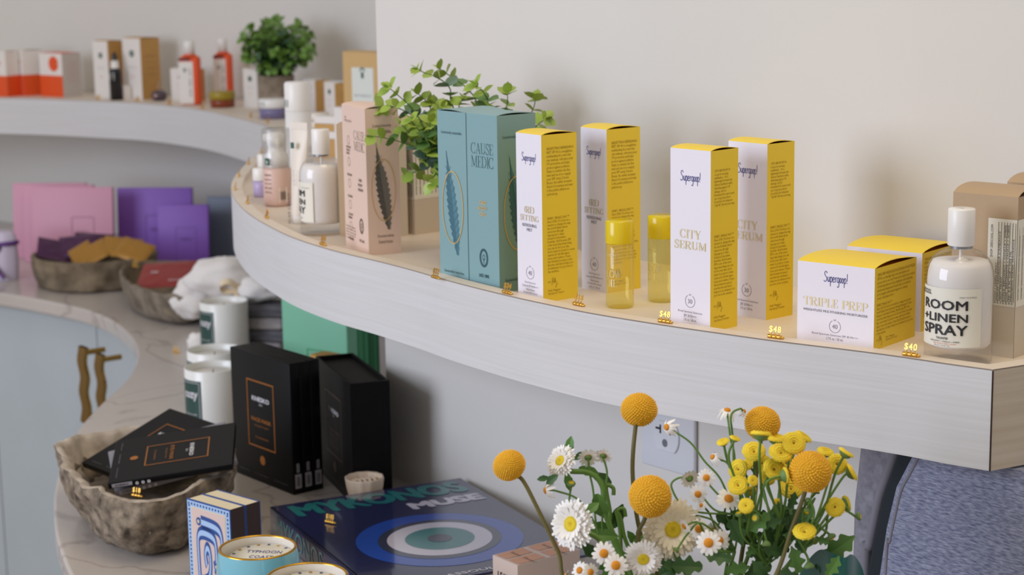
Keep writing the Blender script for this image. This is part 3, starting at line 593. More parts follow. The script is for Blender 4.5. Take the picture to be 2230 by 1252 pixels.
def spray_bottle(p, rz, label):
    t = thing('spray_bottle', label, 'bottle', p, rz, 'white room spray bottles'); R = .0279
    mb = MB(); mb.lathe([(0, .0004), (R-.002, .0004), (R, .0025), (R, .071), (R*.985, .077), (R*.93, .083), (R*.82, .0885), (R*.64, .093), (R*.44, .0955), (.0098, .0963), (.0098, .0985), (0, .0985)], GLASS, 56); mb.build('glass_body', t)
    Q = R-.0012; mb = MB(); mb.lathe([(0, .0128), (Q*.6, .0132), (Q*.9, .0145), (Q*.985, .017), (Q, .021), (Q, .070), (Q*.975, .077), (Q*.92, .0825), (Q*.84, .0862), (0, .0862)], LIQ, 56); mb.build('white_liquid', t)
    mb = MB(); mb.lathe([(.0012, .02), (.0012, .0985)], PLW, 10); mb.build('dip_tube', t)
    mb = MB(); mb.lathe([(.0095, .0965), (.0095, .0992)], mat('steel_collar', '#9aa0a8', .3, 1.), 32)
    mb.build('collar', t); mb = MB(); mb.lathe([(0, .0988), (.0106, .0988), (.0111, .0995), (.0111, .1285), (.0105, .1295), (0, .1295)], PLW, 40)
    text(mb, 'DED\nCOOL', GREYI, 0, -.003, w=.008, M=Matrix(((1, 0, 0, 0), (0, 0, 1, 0), (0, -1, 0, .1295))), eps=.0002); mb.build('cap', t)
    mb = MB(); mb.warp = wrapR(R+.0002); A = R*radians(68); n = 30
    mb.strip([(-A+2*A*i/n, 0, .0175) for i in range(n+1)], [(-A+2*A*i/n, 0, .0665) for i in range(n+1)], LAB)
    for s, yy, hh, ww in (('ROOM', .0485, .0082, .042), ('+LINEN', .0385, .0070, .0425), ('SPRAY', .0275, .0088, .0425)): text(mb, s, INK, .0, yy, h=hh, w=ww, eps=.0006, bold=.02)
    text(mb, 'TAUNT®', INK, 0, .0238, h=.0021, w=.0105, eps=.0006, bold=.02); text(mb, 'BERGAMOT + VANILLA + AMBER', INK, .002, .0215, h=.0013, w=.026, eps=.0006); text(mb, '100% CRUELTY FREE + VEGAN', REDI, .002, .0198, h=.0010, w=.02, eps=.0006); text(mb, '103 mL / 3.5 FL. OZ', INK, .0, .0182, h=.0010, w=.014, eps=.0006)
    text(mb, 'SCENT YOUR SPACE', INK, .021, .059, h=.0011, w=.014, eps=.0006, rot=0); text(mb, 'DEDCOOL', INK, -.02, .060, h=.004, w=.016, eps=.0006, bold=.02)
    mb.warp = None; mb.build('paper_label', t); return t
spray_bottle((.3725, 1.526, 0), R_(-42), 'white ROOM + LINEN SPRAY bottle in front of the labelled kraft carton')
sp = at(705, 508, 0)
spray_bottle((sp.x, sp.y, 0), R_(-86), 'white spray bottle left of the blush carton, its label turned left')
def oil_bottle(p, rz, label, first=[None]):
    if first[0]: return dup(first[0], p, rz, label)
    t = thing('oil_bottle', label, 'bottle', p, rz, 'clear body oil bottles with yellow caps'); R = .0136
    mb = MB(); mb.lathe([(0, .0003), (R-.002, .0003), (R, .002), (R, .0625), (R-.001, .0635), (0, .0635)], OIL, 40); mb.build('bottle_body', t)
    mb = MB(); mb.lathe([(R*.99, .0636), (R, .0642), (R, .0845), (R-.0008, .0855), (0, .0855)], YCAP, 40); mb.build('cap', t)
    mb = MB(); mb.warp = wrapR(R)
    for s, yy in (('GLOW', .031), ('OIL', .022)): v, f = serif(s, .18, .06); place2d(mb, v, f, FOIL, 0, yy, h=.0072, w=.0215 if s == 'GLOW' else .0135, eps=.0004)
    v, f = LOGO; place2d(mb, v, f, FOIL, 0, .050, w=.014, h=.006, eps=.0004)
    mb.warp = None; mb.build('foil_lettering', t); first[0] = t; return t
a = at(1350, 668, 0); oil_bottle((a.x, a.y, 0), R_(-42), 'clear oil bottle with yellow cap standing at the shelf rim')
a = at(1441, 655, 0); oil_bottle((a.x, a.y, 0), R_(-50), 'clear oil bottle with yellow cap half hidden by the CITY SERUM carton')
def jar(p, R, h, lid, mb_, ml, name='cream_jar', label='', group=None, logo=False, z=0.):
    t = thing(name, label, 'jar', (p[0], p[1], z), 0, group); mb = MB(); hb = h-lid
    mb.lathe([(0, .0002), (R*.86, .0002), (R*.93, .002), (R*.96, hb*.6), (R*.96, hb), (0, hb)], mb_, 36); mb.build('jar_body', t)
    mb = MB(); mb.lathe([(R*.97, hb+.0006), (R, hb+.0012), (R, h-.0015), (R-.0012, h), (0, h)], ml, 36)
    if logo: mb.warp = wrapR(R); mb.add([(-.025+p_[0]*.012, -.0003, hb+lid*.25+p_[1]*lid*.5) for p_ in ((-.5, 0), (.5, 0), (.5, 1), (-.5, 1))], [(0, 1, 2, 3)], DKG); mb.warp = None
    mb.build('lid', t); return t
GJ = 'white-lidded cream jars at the shelf bend'
a = at(570, 428, 0); jar(a, .0118, .041, .018, LILAC, PLW, label='small lilac jar with white lid beside the pump bottle, nearer the rim', group=GJ)
a = at(577, 392, 0); jar(a, .0105, .040, .020, LILAC, PLW, label='lilac jar with white lid peeking out behind the nearer lilac jar', group=GJ)
a = at(598, 257, 0); jar(a, .032, .040, .0185, PURJ, PLW, label='wide purple-grey jar with white lid in front of the concrete plant pot', group=GJ, logo=True)
a = at(640, 262, 0); jar(a, .016, .026, .015, PURJ, PLW, label='little purple-grey jar with white lid beside the wide one', group=GJ, logo=True)
a = at(697, 331, 0); zz = 0
for i, (hh, ld, l) in enumerate(((.040, .020, 'lowest of three stacked jars, purple body and white lid'), (.0135, .0125, 'middle of three stacked white-lidded jars'), (.0135, .0125, 'topmost of three stacked white-lidded jars'))):
    jar(a, .0185, hh, ld, PURJ if i == 0 else PLC, PLC, label=l, group='stack of jars behind the spray bottle', z=zz); zz += hh+.0004
# pump bottle with a clear overcap
a = at(606, 447, 0); t = thing('pump_bottle', 'blush pump bottle under a tall clear overcap near the shelf bend', 'bottle', a); R = .0195; H = hgt(a, 279)
mb = MB(); mb.lathe([(0, .0003), (R-.003, .0003), (R, .004), (R, H*.47), (R*.9, H*.5), (0, H*.5)], PINKG, 40); mb.warp = wrapR(R)
for i in range(5): text(mb, ('FOUNDATION', 'serum skin tint', 'with mineral spf', '30 ml', '1.0 fl oz')[i], BTXT, -.012, H*(.40-.055*i), h=.0026, w=.012, eps=.0004, bold=.02)
mb.add([(p_[0], -.0004, p_[1]) for p_ in ((.004, .006), (.016, .006), (.016, H*.25), (.004, H*.25))], [(0, 1, 2, 3)], LAB)
for i in range(9): mb.add([(.006+.0009*i+p_[0]*.0005, -.0007, p_[1]) for p_ in ((0, .010), (1, .010), (1, H*.2), (0, H*.2))], [(0, 1, 2, 3)], BTXT)
mb.warp = None; mb.build('bottle_body', t)
mb = MB(); mb.lathe([(0, H*.5), (R*.86, H*.5), (R*.86, H*.66), (R*.55, H*.7), (R*.5, H*.78), (R*.62, H*.79), (R*.62, H*.92), (R*.4, H*.95), (0, H*.95)], PLW, 32); mb.box(-R*.9, -R*.2, H*.83, 0, R*.2, H*.93, PLW, .002); mb.build('pump_head', t)
mb = MB(); mb.lathe([(R, H*.48), (R, H*.985), (R-.001, H), (0, H), (0, H-.0016), (R-.0018, H-.0016), (R-.0018, H*.48)], FROST, 40); mb.build('clear_overcap', t)
mb = MB(); mb.warp = wrapR(R); mb.add([(p_[0], -.0005, p_[1]) for p_ in ((-.0155, H*.54), (-.0075, H*.54), (-.0075, H*.63), (-.0155, H*.63))], [(0, 1, 2, 3)], DKG); text(mb, 'B', PLW, -.0115, H*.56, h=.004, eps=.0008); mb.warp = None; mb.build('logo_sticker', t, 'dark green square sticker')
def squeeze_tube(p, R, H, hc, label, m, rz, lean=(0, 0), txt=None, flare=1.25, sq=None):
    t = thing('squeeze_tube', label, 'tube', p, rz, 'white cosmetic tubes at the shelf bend'); mb = MB(); rings = []
    for i in range(13):
        q = i/12; z = hc+(H-hc)*q; fx = R*(1+(flare-1)*q); fy = R*max(.06, (1-q**1.6)); rings.append([(fx*cos(2*pi*k/28)+lean[0]*q, fy*sin(2*pi*k/28)+lean[1]*q, z) for k in range(28)])
    mb.loft(rings, m); e = R*flare; mb.box(-e+lean[0], -.0012+lean[1], H-.0005, e+lean[0], .0012+lean[1], H+.008, m)
    if txt:
        for (s, x, z0, h_, w_, rot, mm) in txt: text(mb, s, mm, x, z0, h=h_, w=w_, rot=rot, M=Matrix.Translation((0, -R*.98, 0)), eps=.0008)
    if sq: x, z, s_ = sq; mb.add([(x+a_*s_, -R*.9, z+b_*s_) for a_, b_ in ((0, 0), (1, 0), (1, 1.3), (0, 1.3))], [(0, 1, 2, 3)], DKG)
    mb.build('tube_body', t); mb = MB(); mb.lathe([(0, .0003), (R*.86, .0003), (R*.9, hc-.001), (R*.9, hc)], PLW, 28); mb.build('screw_cap', t); return t
a = at(655, 486, 0); H = hgt(a, 280); squeeze_tube((a.x, a.y, 0), .0118, H, .012, 'cream crimped tube leaning between the pump bottle and the spray bottle', PLC, R_(-35), (.004, 0), [('SCAR CREAM', -.006, .02, .0042, H*.32, 90, INK), ('skin', .003, .06, .002, .02, 90, GREYI)], 1.15, (-.003, H*.8, .006))
a = at(655, 400, 0); H = hgt(a, 178)
t = thing('airless_bottle', 'tall plain white cylinder bottle, tallest of the toiletries at the shelf bend', 'bottle', (a.x, a.y, 0), R_(-30)); R = .0195; mb = MB()
mb.lathe([(0, .0003), (R*.96, .0003), (R, .003), (R, H*.72), (0, H*.72)], PLW, 40); mb.warp = wrapR(R)
for i in range(10): text(mb, 'gentle cleanser for all skin', GREYI, .026+.0016*i, .02, h=.0012, w=H*.5, rot=90, eps=.0004)
mb.warp = None; mb.build('bottle_body', t); mb = MB(); mb.lathe([(R*.99, H*.722), (R, H*.726), (R, H-.003), (R-.002, H), (0, H)], PLW, 40)
mb.warp = wrapR(R); mb.add([(-.013+p_[0]*.009, -.0004, H*.76+p_[1]*.011) for p_ in ((0, 0), (1, 0), (1, 1), (0, 1))], [(0, 1, 2, 3)], DKG); mb.warp = None; mb.build('cap', t)
# cartons on the far shelf
def half(mm, hh):
    def fn(mb, F, Rr, w_, d_, h_):
        mb.add([F @ Vector(p) for p in ((-w_/2, -.0004, 0), (w_/2, -.0004, 0), (w_/2, -.0004, h_*hh), (-w_/2, -.0004, h_*hh))], [(0, 1, 2, 3)], ORANGE)
        if mm != 2: mb.add([Rr @ Vector(p) for p in ((-d_/2, -.0004, 0), (d_/2, -.0004, 0), (d_/2, -.0004, h_*hh), (-d_/2, -.0004, h_*hh))], [(0, 1, 2, 3)], ORANGE)
        if mm == 2:
            v, f = ring2d(w_*.11, w_*.11, w_*.2, 24); at2d(mb, v, f, ORANGE, w_*.13, h_*.76, F, .0006)
            for i in range(5): text(mb, 'vitamin c brightening', ORANGE, -.0, h_*(.75-.1*i), h=h_*.02, w=d_*.5, M=Rr)
        else: text(mb, 'Glow', ORANGE, 0, h_*.7, h=h_*.1, M=F)
    return fn
OW = mat('warm_white_card', '#eae4de', .55); GO = 'orange and white cartons on the far shelf'
fit_carton('skincare_carton', 'orange and white carton cut by the left picture edge', 'box', (-24, 209), (17, 211), (36, 208), 112, 0, OW, OW, OW, group=GO, fn=half(1, .46))
fit_carton('skincare_carton', 'orange and white carton second from the left on the far shelf', 'box', (33, 206), (54, 209), (77, 205), 110, 0, OW, OW, OW, group=GO, fn=half(1, .46))
fit_carton('skincare_carton', 'wide carton with an orange round fruit on its white upper half', 'box', (90, 209), (139, 212), (172, 208), 117, 0, OW, mat('light_grey_card', '#cfc8c4', .55), ORANGE, group=GO, fn=half(2, .49), bulge=.02)
def motif(mb, F, Rr, w_, d_, h_):
    v, f = ring2d(w_*.09, h_*.035, w_*.09, 16); at2d(mb, v, f, DKG, 0, h_*.75, F); text(mb, 'facial serum', GREYI, 0, h_*.52, h=h_*.02, w=w_*.5, M=F); text(mb, '1 fl oz', ORANGE, 0, h_*.36, h=h_*.03, w=w_*.2, M=F)
    for i in range(4): text(mb, 'natural botanical blend', BTXT, 0, h_*(.7-.1*i), h=h_*.018, w=d_*.6, M=Rr)
GK = 'white and kraft cartons on the far shelf'
fit_carton('serum_box', 'slim white and kraft carton behind the dropper bottle', 'box', (208, 213), (240, 215), (271, 212), 90, 0, OW, KRAFT, KRAFT, group=GK, fn=motif)
fit_carton('serum_box', 'tallest white and kraft carton right of the dropper bottle', 'box', (273, 215), (311, 217.5), (357, 214), 84, 0, OW, KRAFT, KRAFT, group=GK, fn=motif)
fit_carton('serum_box', 'small white carton behind the left orange bottle', 'box', (374, 219), (420, 222), (441, 219), 152, 0, OW, KRAFT, OW, group=GK, fn=motif)
fit_carton('serum_box', 'narrow white carton just left of the concrete plant pot', 'box', (532, 233), (562, 237), (566, 236), 152, 0, OW, OW, OW, group=GK, fn=motif)
fit_carton('serum_box', 'white and kraft carton right of the concrete plant pot', 'box', (662, 240), (688, 244), (711, 241), 175, 0, OW, KRAFT, OW, group=GK, fn=motif)
fit_carton('serum_box', 'white and kraft carton beside the tall tan carton', 'box', (708, 256), (731, 261), (753, 257), 182, 0, OW, KRAFT, OW, group=GK, fn=motif)
def tall_pr(mb, F, Rr, w_, d_, h_):
    mb.add([F @ Vector(p) for p in ((-w_*.26, -.0004, h_*.2), (w_*.34, -.0004, h_*.2), (w_*.34, -.0004, h_*.83), (-w_*.26, -.0004, h_*.83))], [(0, 1, 2, 3)], mat('pale_green_label', '#dfe3dc', .5))
    o = []; f = []; ribbon([(0, 0), (.0, h_*.07)], lambda a, b: w_*.07, o, f); at2d(mb, o, f, DKG, w_*.04, h_*.71, F, .0007); v, f = ring2d(w_*.06, w_*.06, w_*.03, 16, 0, 180); at2d(mb, v, f, DKG, w_*.04, h_*.79, F, .0007)
    text(mb, 'BOTANICA', GREYI, w_*.04, h_*.5, h=h_*.025, w=w_*.46, M=F, eps=.0007)
    mb.add([F @ Vector(p) for p in ((-w_*.04, -.0007, h_*.28), (w_*.12, -.0007, h_*.28), (w_*.12, -.0007, h_*.4), (-w_*.04, -.0007, h_*.4))], [(0, 1, 2, 3)], OLV); text(mb, 'B', OW, w_*.04, h_*.31, h=h_*.06, M=F, eps=.001)
fit_carton('candle_carton', 'tall tan carton with a pale label tucked behind the wall corner', 'box', (752, 303), (830, 309), (850, 305), 116, 0, mat('tan_card', '#d0ac74', .55), KRAFT, mat('tan_card', '#d0ac74', .55), fn=tall_pr, d=.05, bulge=.08)
# thin flat cartons stacked beside the jars, and a white one
a = at(735, 345, 0)
for i in range(4):
    carton('flat_carton', ('lowest', 'second lowest', 'second from top', 'topmost')[i]+' of four flat kraft and white cartons piled beside the stacked jars', 'box', (a.x, a.y), R_(-30), .045, .03, (.032, .012, .012, .012)[i], (KRAFT, OW, KRAFT, OW)[i], (KRAFT, OW, KRAFT, OW)[i], KRAFT if i % 2 == 0 else OW, .02, 'x', 'pile of flat cartons', (0, .0325, .045, .0575)[i])
fit_carton('white_carton', 'white carton with a dark square logo peeking out left of the blush carton', 'box', (731, 352), (757, 358), (768, 354), 238, 0, OW, OW, OW, fn=lambda mb, F, Rr, w_, d_, h_: mb.add([F @ Vector(p) for p in ((w_*.05, -.0004, h_*.3), (w_*.3, -.0004, h_*.3), (w_*.3, -.0004, h_*.58), (w_*.05, -.0004, h_*.58))], [(0, 1, 2, 3)], INK))
# orange bottles with white caps
def orange_bottle(p, H, W, label, rz):
    t = thing('lotion_bottle', label, 'bottle', p, rz, 'orange bottles with white caps on the far shelf'); mb = MB(); mb.box(-W/2, -W*.32, 0, W/2, W*.32, H*.76, ORANGE, W*.12); mb.lathe([(W*.4, H*.76), (W*.3, H*.79), (W*.22, H*.8)], ORANGE, 24)
    mb.build('bottle_body', t); mb = MB(); mb.lathe([(0, H*.795), (W*.27, H*.795), (W*.27, H*.985), (W*.24, H), (0, H)], PLW, 28); mb.build('cap', t)
    mb = MB(); F = Matrix.Translation((0, -W*.32, 0)); mb.add([F @ Vector(p_) for p_ in ((-W*.5, -.0006, H*.02), (W*.22, -.0006, H*.02), (W*.22, -.0006, H*.68), (-W*.5, -.0006, H*.68))], [(0, 1, 2, 3)], OW)
    mb.add([F @ Vector(p_) for p_ in ((-W*.5, -.0008, H*.70), (W*.1, -.0008, H*.70), (W*.1, -.0008, H*.735), (-W*.5, -.0008, H*.735))], [(0, 1, 2, 3)], INK)
    for i, s in enumerate(('SUN', 'MILK', 'spf')): text(mb, s, INK, W*.12, H*(.2+.16*i), h=W*.12, w=H*.12, rot=90, M=F, eps=.0009)
    v, f = ring2d(W*.05, W*.08, W*.05, 16); at2d(mb, v, f, DKG, -W*.2, H*.55, F, .0009); mb.build('front_label', t)
    return t
a = at(418, 228, 0); orange_bottle((a.x, a.y, 0), hgt(a, 89), px2m(43, a), 'orange bottle with white cap beside the squat amber jar, left one', R_(-6))
a = at(490, 221, 0); orange_bottle((a.x, a.y, 0), hgt(a, 84), px2m(38, a), 'orange bottle with white cap rising behind the squat amber jar', R_(-6))
a = at(485, 233, 0); jar(a, px2m(28, a), hgt(a, 199), hgt(a, 199)*.5, AMBER, OLV, 'balm_jar', 'squat amber jar with olive lid on the far shelf rim')
a = at(254, 217.5, 0); t = thing('dropper_bottle', 'black dropper bottle with a white collar between two kraft cartons', 'bottle', (a.x, a.y, 0)); H = hgt(a, 113); R = px2m(13.5, a)
mb = MB(); mb.lathe([(0, .0003), (R, .0003), (R, H*.58), (R*.9, H*.64), (R*.45, H*.68), (0, H*.68)], BLK, 28); mb.warp = wrapR(R); mb.add([(p_[0]*R, -.0005, p_[1]*H) for p_ in ((-.9, .42), (.0, .42), (.0, .56), (-.9, .56))], [(0, 1, 2, 3)], LAB); mb.warp = None; mb.build('bottle_body', t)
mb = MB(); mb.lathe([(R*.66, H*.66), (R*.6, H*.82), (R*.4, H*.82)], PLW, 24); mb.build('collar', t); mb = MB(); mb.lathe([(R*.42, H*.82), (R*.4, H*.93), (R*.22, H*.985), (0, H)], BLK, 20); mb.build('rubber_bulb', t)
fit_carton('sample_box', 'tiny pale pink box in front of the dropper bottle', 'box', (256, 216), (271, 217.5), (277, 216), 187, 0, mat('pale_pink_card', '#d9c3bd', .55), OW, OW)
a = at(347, 219, 0); t = thing('perfume_bottle', 'small round dark bottle with clear neck in front of the kraft carton', 'bottle', (a.x, a.y, 0)); H = hgt(a, 175); R = px2m(18, a)
mb = MB(); mb.lathe([(R*.5, 0), (R*.9, H*.1), (R, H*.25), (R*.85, H*.42), (R*.4, H*.52), (0, H*.53)], mat('smoky_glass', '#4a3d48', .08, coat=.5), 28); mb.build('bottle_body', t); mb = MB(); mb.lathe([(R*.22, H*.53), (R*.22, H*.97), (0, H)], FROST, 20); mb.build('stopper', t)
mb = MB(); mb.ball((-R*.2, -R*.8, H*.25), (R*.3, R*.15, H*.12), mat('copper_drop', '#d98f6a', .3)); mb.build('label_spot', t)
# gold price clips
def clip(p, ang, s, label, sc=.93):
    t = thing('price_clip', label, 'price tag', p, ang, 'gold price clips'); mb = MB(); L = .0145*sc; r = .0019*sc; n = max(2, len(s))
    mb.M = Matrix.Rotation(pi/2, 4, 'Y')
    for i in range(n):
        x0 = -L/2+L*i/n; mb.lathe([(0, x0+.0001), (r*.92, x0+.0001), (r, x0+.0004), (r, x0+L/n-.0004), (r*.92, x0+L/n-.0001), (0, x0+L/n-.0001)], GOLD, 16, -r, 0)
    mb.lathe([(r*.6, L/2), (r*.6, L/2+.0026*sc), (0, L/2+.0028*sc)], GOLD, 12, -r*.8, 0); mb.M = Matrix(); mb.build('barrel', t)
    mb = MB(); tilt = Matrix.Rotation(R_(-12), 4, 'X'); vs, fs = glyphs(s, .012, 3, 1.15); h_ = .0068*sc
    x0 = min(v[0] for v in vs); x1 = max(v[0] for v in vs); y0 = min(v[1] for v in vs); y1 = max(v[1] for v in vs); k = h_/(y1-y0); kx = L*.86/(x1-x0)
    b = [tilt @ Vector(((a_-(x0+x1)/2)*kx, 0, (c-y0)*k)) for a_, c in vs]; up = Vector((0, 0, 2*r+.0012*sc)); dd = Vector((0, .0009*sc, 0))
    mb.add([v+up for v in b], fs, GOLD); mb.add([v+up+dd for v in b], [tuple(reversed(f)) for f in fs], GOLD)
    ec = {}
    for f in fs:
        for i in range(len(f)): e = (f[i], f[(i+1) % len(f)]); ec[e] = 1
    sf = [(e[1], e[0], e[0]+len(b), e[1]+len(b)) for e in ec if (e[1], e[0]) not in ec]
    mb.add([v+up for v in b]+[v+up+dd for v in b], sf, GOLD)
    for i in range(n): x = -L*.43+L*.86*(i+.5)/n; mb.box(x-.0004, -.0001, 2*r-.0004, x+.0004, .0008, 2*r+.0016*sc, GOLD)
    mb.build('price_digits', t); return t
def rim_ang(p):
    b = min(range(len(ev)), key=lambda i: (ev[i]-Vector((p.x, p.y))).length); b = max(1, min(len(ev)-2, b)); d = ev[b-1]-ev[b+1]; return atan2(d.y, d.x)
for px, py, s, l in ((948, 607, '$22', 'gold $22 price clip below the left teal carton'), (1104, 640, '$34', 'gold $34 price clip below the lettered teal carton'), (1259, 666, '$18', 'gold $18 price clip left of the clear oil bottle'), (1447, 703, '$48', 'gold $48 price clip left of the front serum carton'), (1687, 737, '$48', 'gold $48 price clip left of the TRIPLE PREP carton'), (1982, 776, '$40', 'gold $40 price clip left of the ROOM + LINEN SPRAY bottle'), (703, 534, '$24', 'gold price clip in front of the left white spray bottle')):
    p = at(px, py, ZR); clip(p, rim_ang(p), s, l)
for i, (px, py) in enumerate(((581, 475), (539, 443), (512, 413), (520, 384), (541, 357), (569, 333))):
    p = at(px, py, ZR); clip(p, rim_ang(p), ('$30', '$28', '$42', '$36', '$36', '$26')[i], ('first', 'second', 'third', 'fourth', 'fifth', 'sixth')[i]+' gold price clip around the shelf bend, counted from the spray bottle')
for i, (px, py) in enumerate(((583, 268), (546, 256), (441, 237), (369, 228), (299, 221), (213, 217))):
    p = at(px, py, ZR); clip(p, rim_ang(p), '$38', ('below the wide purple-grey jar', 'below the narrow white carton', 'beside the left orange bottle', 'below the small round dark bottle', 'below the tallest kraft carton', 'below the slim kraft carton')[i] and 'tiny gold price clip on the far rim '+('below the wide purple-grey jar', 'below the narrow white carton', 'beside the left orange bottle', 'below the small round dark bottle', 'below the tallest kraft carton', 'below the slim kraft carton')[i])
# ------------------------------------------------------------------ things on the marble counter
z3 = lambda p, z: Vector((p.x, p.y, z))
BLKC = mat('satin_black_card', '#0c0c0e', .46, spec=.2); COPPER = mat('copper_foil', '#c9803c', .3, .8); LETW = mat('white_print', '#d9d6da', .5); STK = mat('silver_sticker', '#a7a4ac', .5)
ZB_ = -.318
# hard-backed box sets
def kn_print(mb, F, w_, h_, frame=COPPER, x=0., rotm=None, small=False):
    M = F
    o = []; f = []; a, b, c, d = -w_*.22, w_*.22, h_*.28, h_*.79; e = w_*.012
    for p, q in (((a, c), (b, c)), ((b, c), (b, d)), ((b, d), (a, d)), ((a, d), (a, c))):
        dx, dy = (q[0]-p[0]), (q[1]-p[1]); l = sqrt(dx*dx+dy*dy); ux, uy = dx/l*e/2, dy/l*e/2; ribbon([(p[0]-ux, p[1]-uy), (q[0]+ux, q[1]+uy)], lambda q_, r_: e, o, f)
    at2d(mb, o, f, frame, x, 0, M, .0004)
    text(mb, 'KNESKO', LETW, x, h_*.635, h=h_*.036, w=w_*.29, M=M, bold=.03); text(mb, 'SKIN', LETW, x, h_*.605, h=h_*.015, M=M)
    text(mb, 'EYE MASK' if small else 'FACE MASK', frame, x, h_*.475, h=h_*.03, w=w_*.33, M=M, bold=.02); text(mb, 'nanogold repair', frame, x, h_*.435, h=h_*.016, w=w_*.24, M=M); text(mb, '4 treatments', frame, x, h_*.345, h=h_*.016, w=w_*.22, M=M)
    v, f = ring2d(w_*.022, w_*.022, w_*.042, 20); at2d(mb, v, f, frame, x, h_*.18, M, .0004)
    text(mb, 'knesko.com          for all skin types          net wt 4 x 25 ml', GREYI, x, h_*.055, h=h_*.010, w=w_*.8, M=M)
W3, H3, T3_ = .148, .175, .0152
y3 = R_(-51.05); u3 = Vector((cos(y3), sin(y3))); v3 = Vector((-sin(y3), cos(y3))); M3 = Vector((-.28854, 2.3429))
for i in range(3):
    c = M3-u3*W3/2+v3*(T3_+.0003)*(i+.5)
    t = thing('mask_box', ('front one of three black mask boxes, copper frame facing out', 'middle one of three upright black mask boxes', 'rearmost of three upright black mask boxes')[i], 'box', (c.x, c.y, ZC), y3, 'upright black mask boxes')
    mb = MB(); mb.box(-W3/2, -T3_/2, .0, W3/2, T3_/2, H3, BLKC, .0012); F = Matrix.Translation((0, -T3_/2, 0)); Rr = faceR(W3, T3_)
    if i == 0: kn_print(mb, F, W3, H3)
    mb.build('box_shell', t); mb = MB(); s_ = T3_*.32
    mb.add([Rr @ Vector(p) for p in ((-s_, -.0004, H3*.045), (s_, -.0004, H3*.045), (s_, -.0004, H3*.155), (-s_, -.0004, H3*.155))], [(0, 1, 2, 3)], STK)
    for k in range(9): mb.add([Rr @ Vector((p[0], -.0006, H3*(.065+.008*k)+p[1])) for p in ((-s_*.5, 0), (s_*.5, 0), (s_*.5, H3*.004), (-s_*.5, H3*.004))], [(0, 1, 2, 3)], INK)
    for k in range(3): v, f = ring2d(T3_*.11, T3_*.11, T3_*.1, 14); at2d(mb, v, f, STK, 0, H3*(.18+.022*k), Rr, .0004)
    mb.build('barcode_sticker', t, 'silver barcode sticker at the spine foot')
# tall slotted black box
WT, DT, HT = .176, .052, .16; yt = R_(-70.1); ut = Vector((cos(yt), sin(yt))); vt = Vector((-sin(yt), cos(yt))); MT = Vector((-.2064, 2.291)); c = MT-ut*WT/2+vt*DT/2
t = thing('display_box', 'tall black box with a sunken lid behind the blue book', 'box', (c.x, c.y, ZC), yt); mb = MB(); e = .003; W, D = WT/2, DT/2
for a in ((-W, -D, W, -D+e), (-W, D-e, W, D), (-W, -D+e, -W+e, D-e), (W-e, -D+e, W, D-e)): mb.box(a[0], a[1], 0, a[2], a[3], HT, BLKC)
F = Matrix.Translation((0, -D, 0)); kn_print(mb, F, WT, HT, frame=mat('dark_copper_print', '#4a3023', .4)); mb.build('sleeve', t); mb = MB(); mb.box(-W+e, -D+e, HT-.02, W-e, D-e, HT-.006, mat('brown_black_lid', '#1d1916', .5)); mb.build('sunken_lid', t)
c = at(695, 800, ZC); fit = Vector((-.266, 2.60)); carton('kraft_box', 'narrow ochre box glimpsed between the black mask boxes and the tall black box', 'box', (fit.x, fit.y), R_(-40), .034, .03, .126, mat('ochre_card', '#c79a4c', .55), mat('ochre_card', '#c79a4c', .55), mat('ochre_card', '#c79a4c', .55), .02, z=ZC)
# flat boxes lying in the stone bowl
from mathutils import Quaternion
def flat_box(x, label, shell, frame, size=(.148, .116, .0075)):
    r = Vector(x[:3]); q = Quaternion(r.normalized(), r.length); t = thing('mask_box', label, 'box', x[3:], 0, 'mask boxes lying in the front stone bowl'); t.rotation_mode = 'QUATERNION'; t.rotation_quaternion = q
    l, w_, th = size; mb = MB(); mb.box(-l/2, -w_/2, -th, l/2, w_/2, 0, shell, .0008)
    # lettering reads with its top to the right end of the box
    F = Matrix(((0, 0, 1, -l/2), (-1, 0, 0, 0), (0, -1, 0, 0), (0, 0, 0, 1))); kn_print(mb, F, w_, l, frame, 0, small=True)
    for k in range(3): v, f = ring2d(.0013, .0013, .0013, 14); at2d(mb, v, f, LETW, -l*.27+.007*k, -th*.65, Matrix.Translation((0, -w_/2, 0)), .0004)
    mb.add([(-l*.47+p[0]*.024, -w_/2-.0004, -th*.82+p[1]*th*.62) for p in ((0, 0), (1, 0), (1, 1), (0, 1))], [(0, 1, 2, 3)], STK); text(mb, 'KNESKO', INK, -l*.39, -th*.62, h=.002, w=.016, M=Matrix.Translation((0, -w_/2, 0)), eps=.0007, bold=.03)
    mb.build('box_shell', t); return t
flat_box((.1955, -.1169, .0897, -.4129, 2.1842, -.2485), 'black eye mask box with copper frame lying frontmost in the stone bowl', BLKC, COPPER)
flat_box((.1855, -.1669, .2515, -.4199, 2.2080, -.2590), 'grey mask box wedged between the two black ones in the stone bowl', mat('grey_card', '#86838c', .45), mat('pale_frame_print', '#d9cdb8', .4))
flat_box((.1817, -.2583, .8207, -.4630, 2.3220, -.2760), 'black mask box at the back of the stone bowl, turned diagonally', BLKC, COPPER)
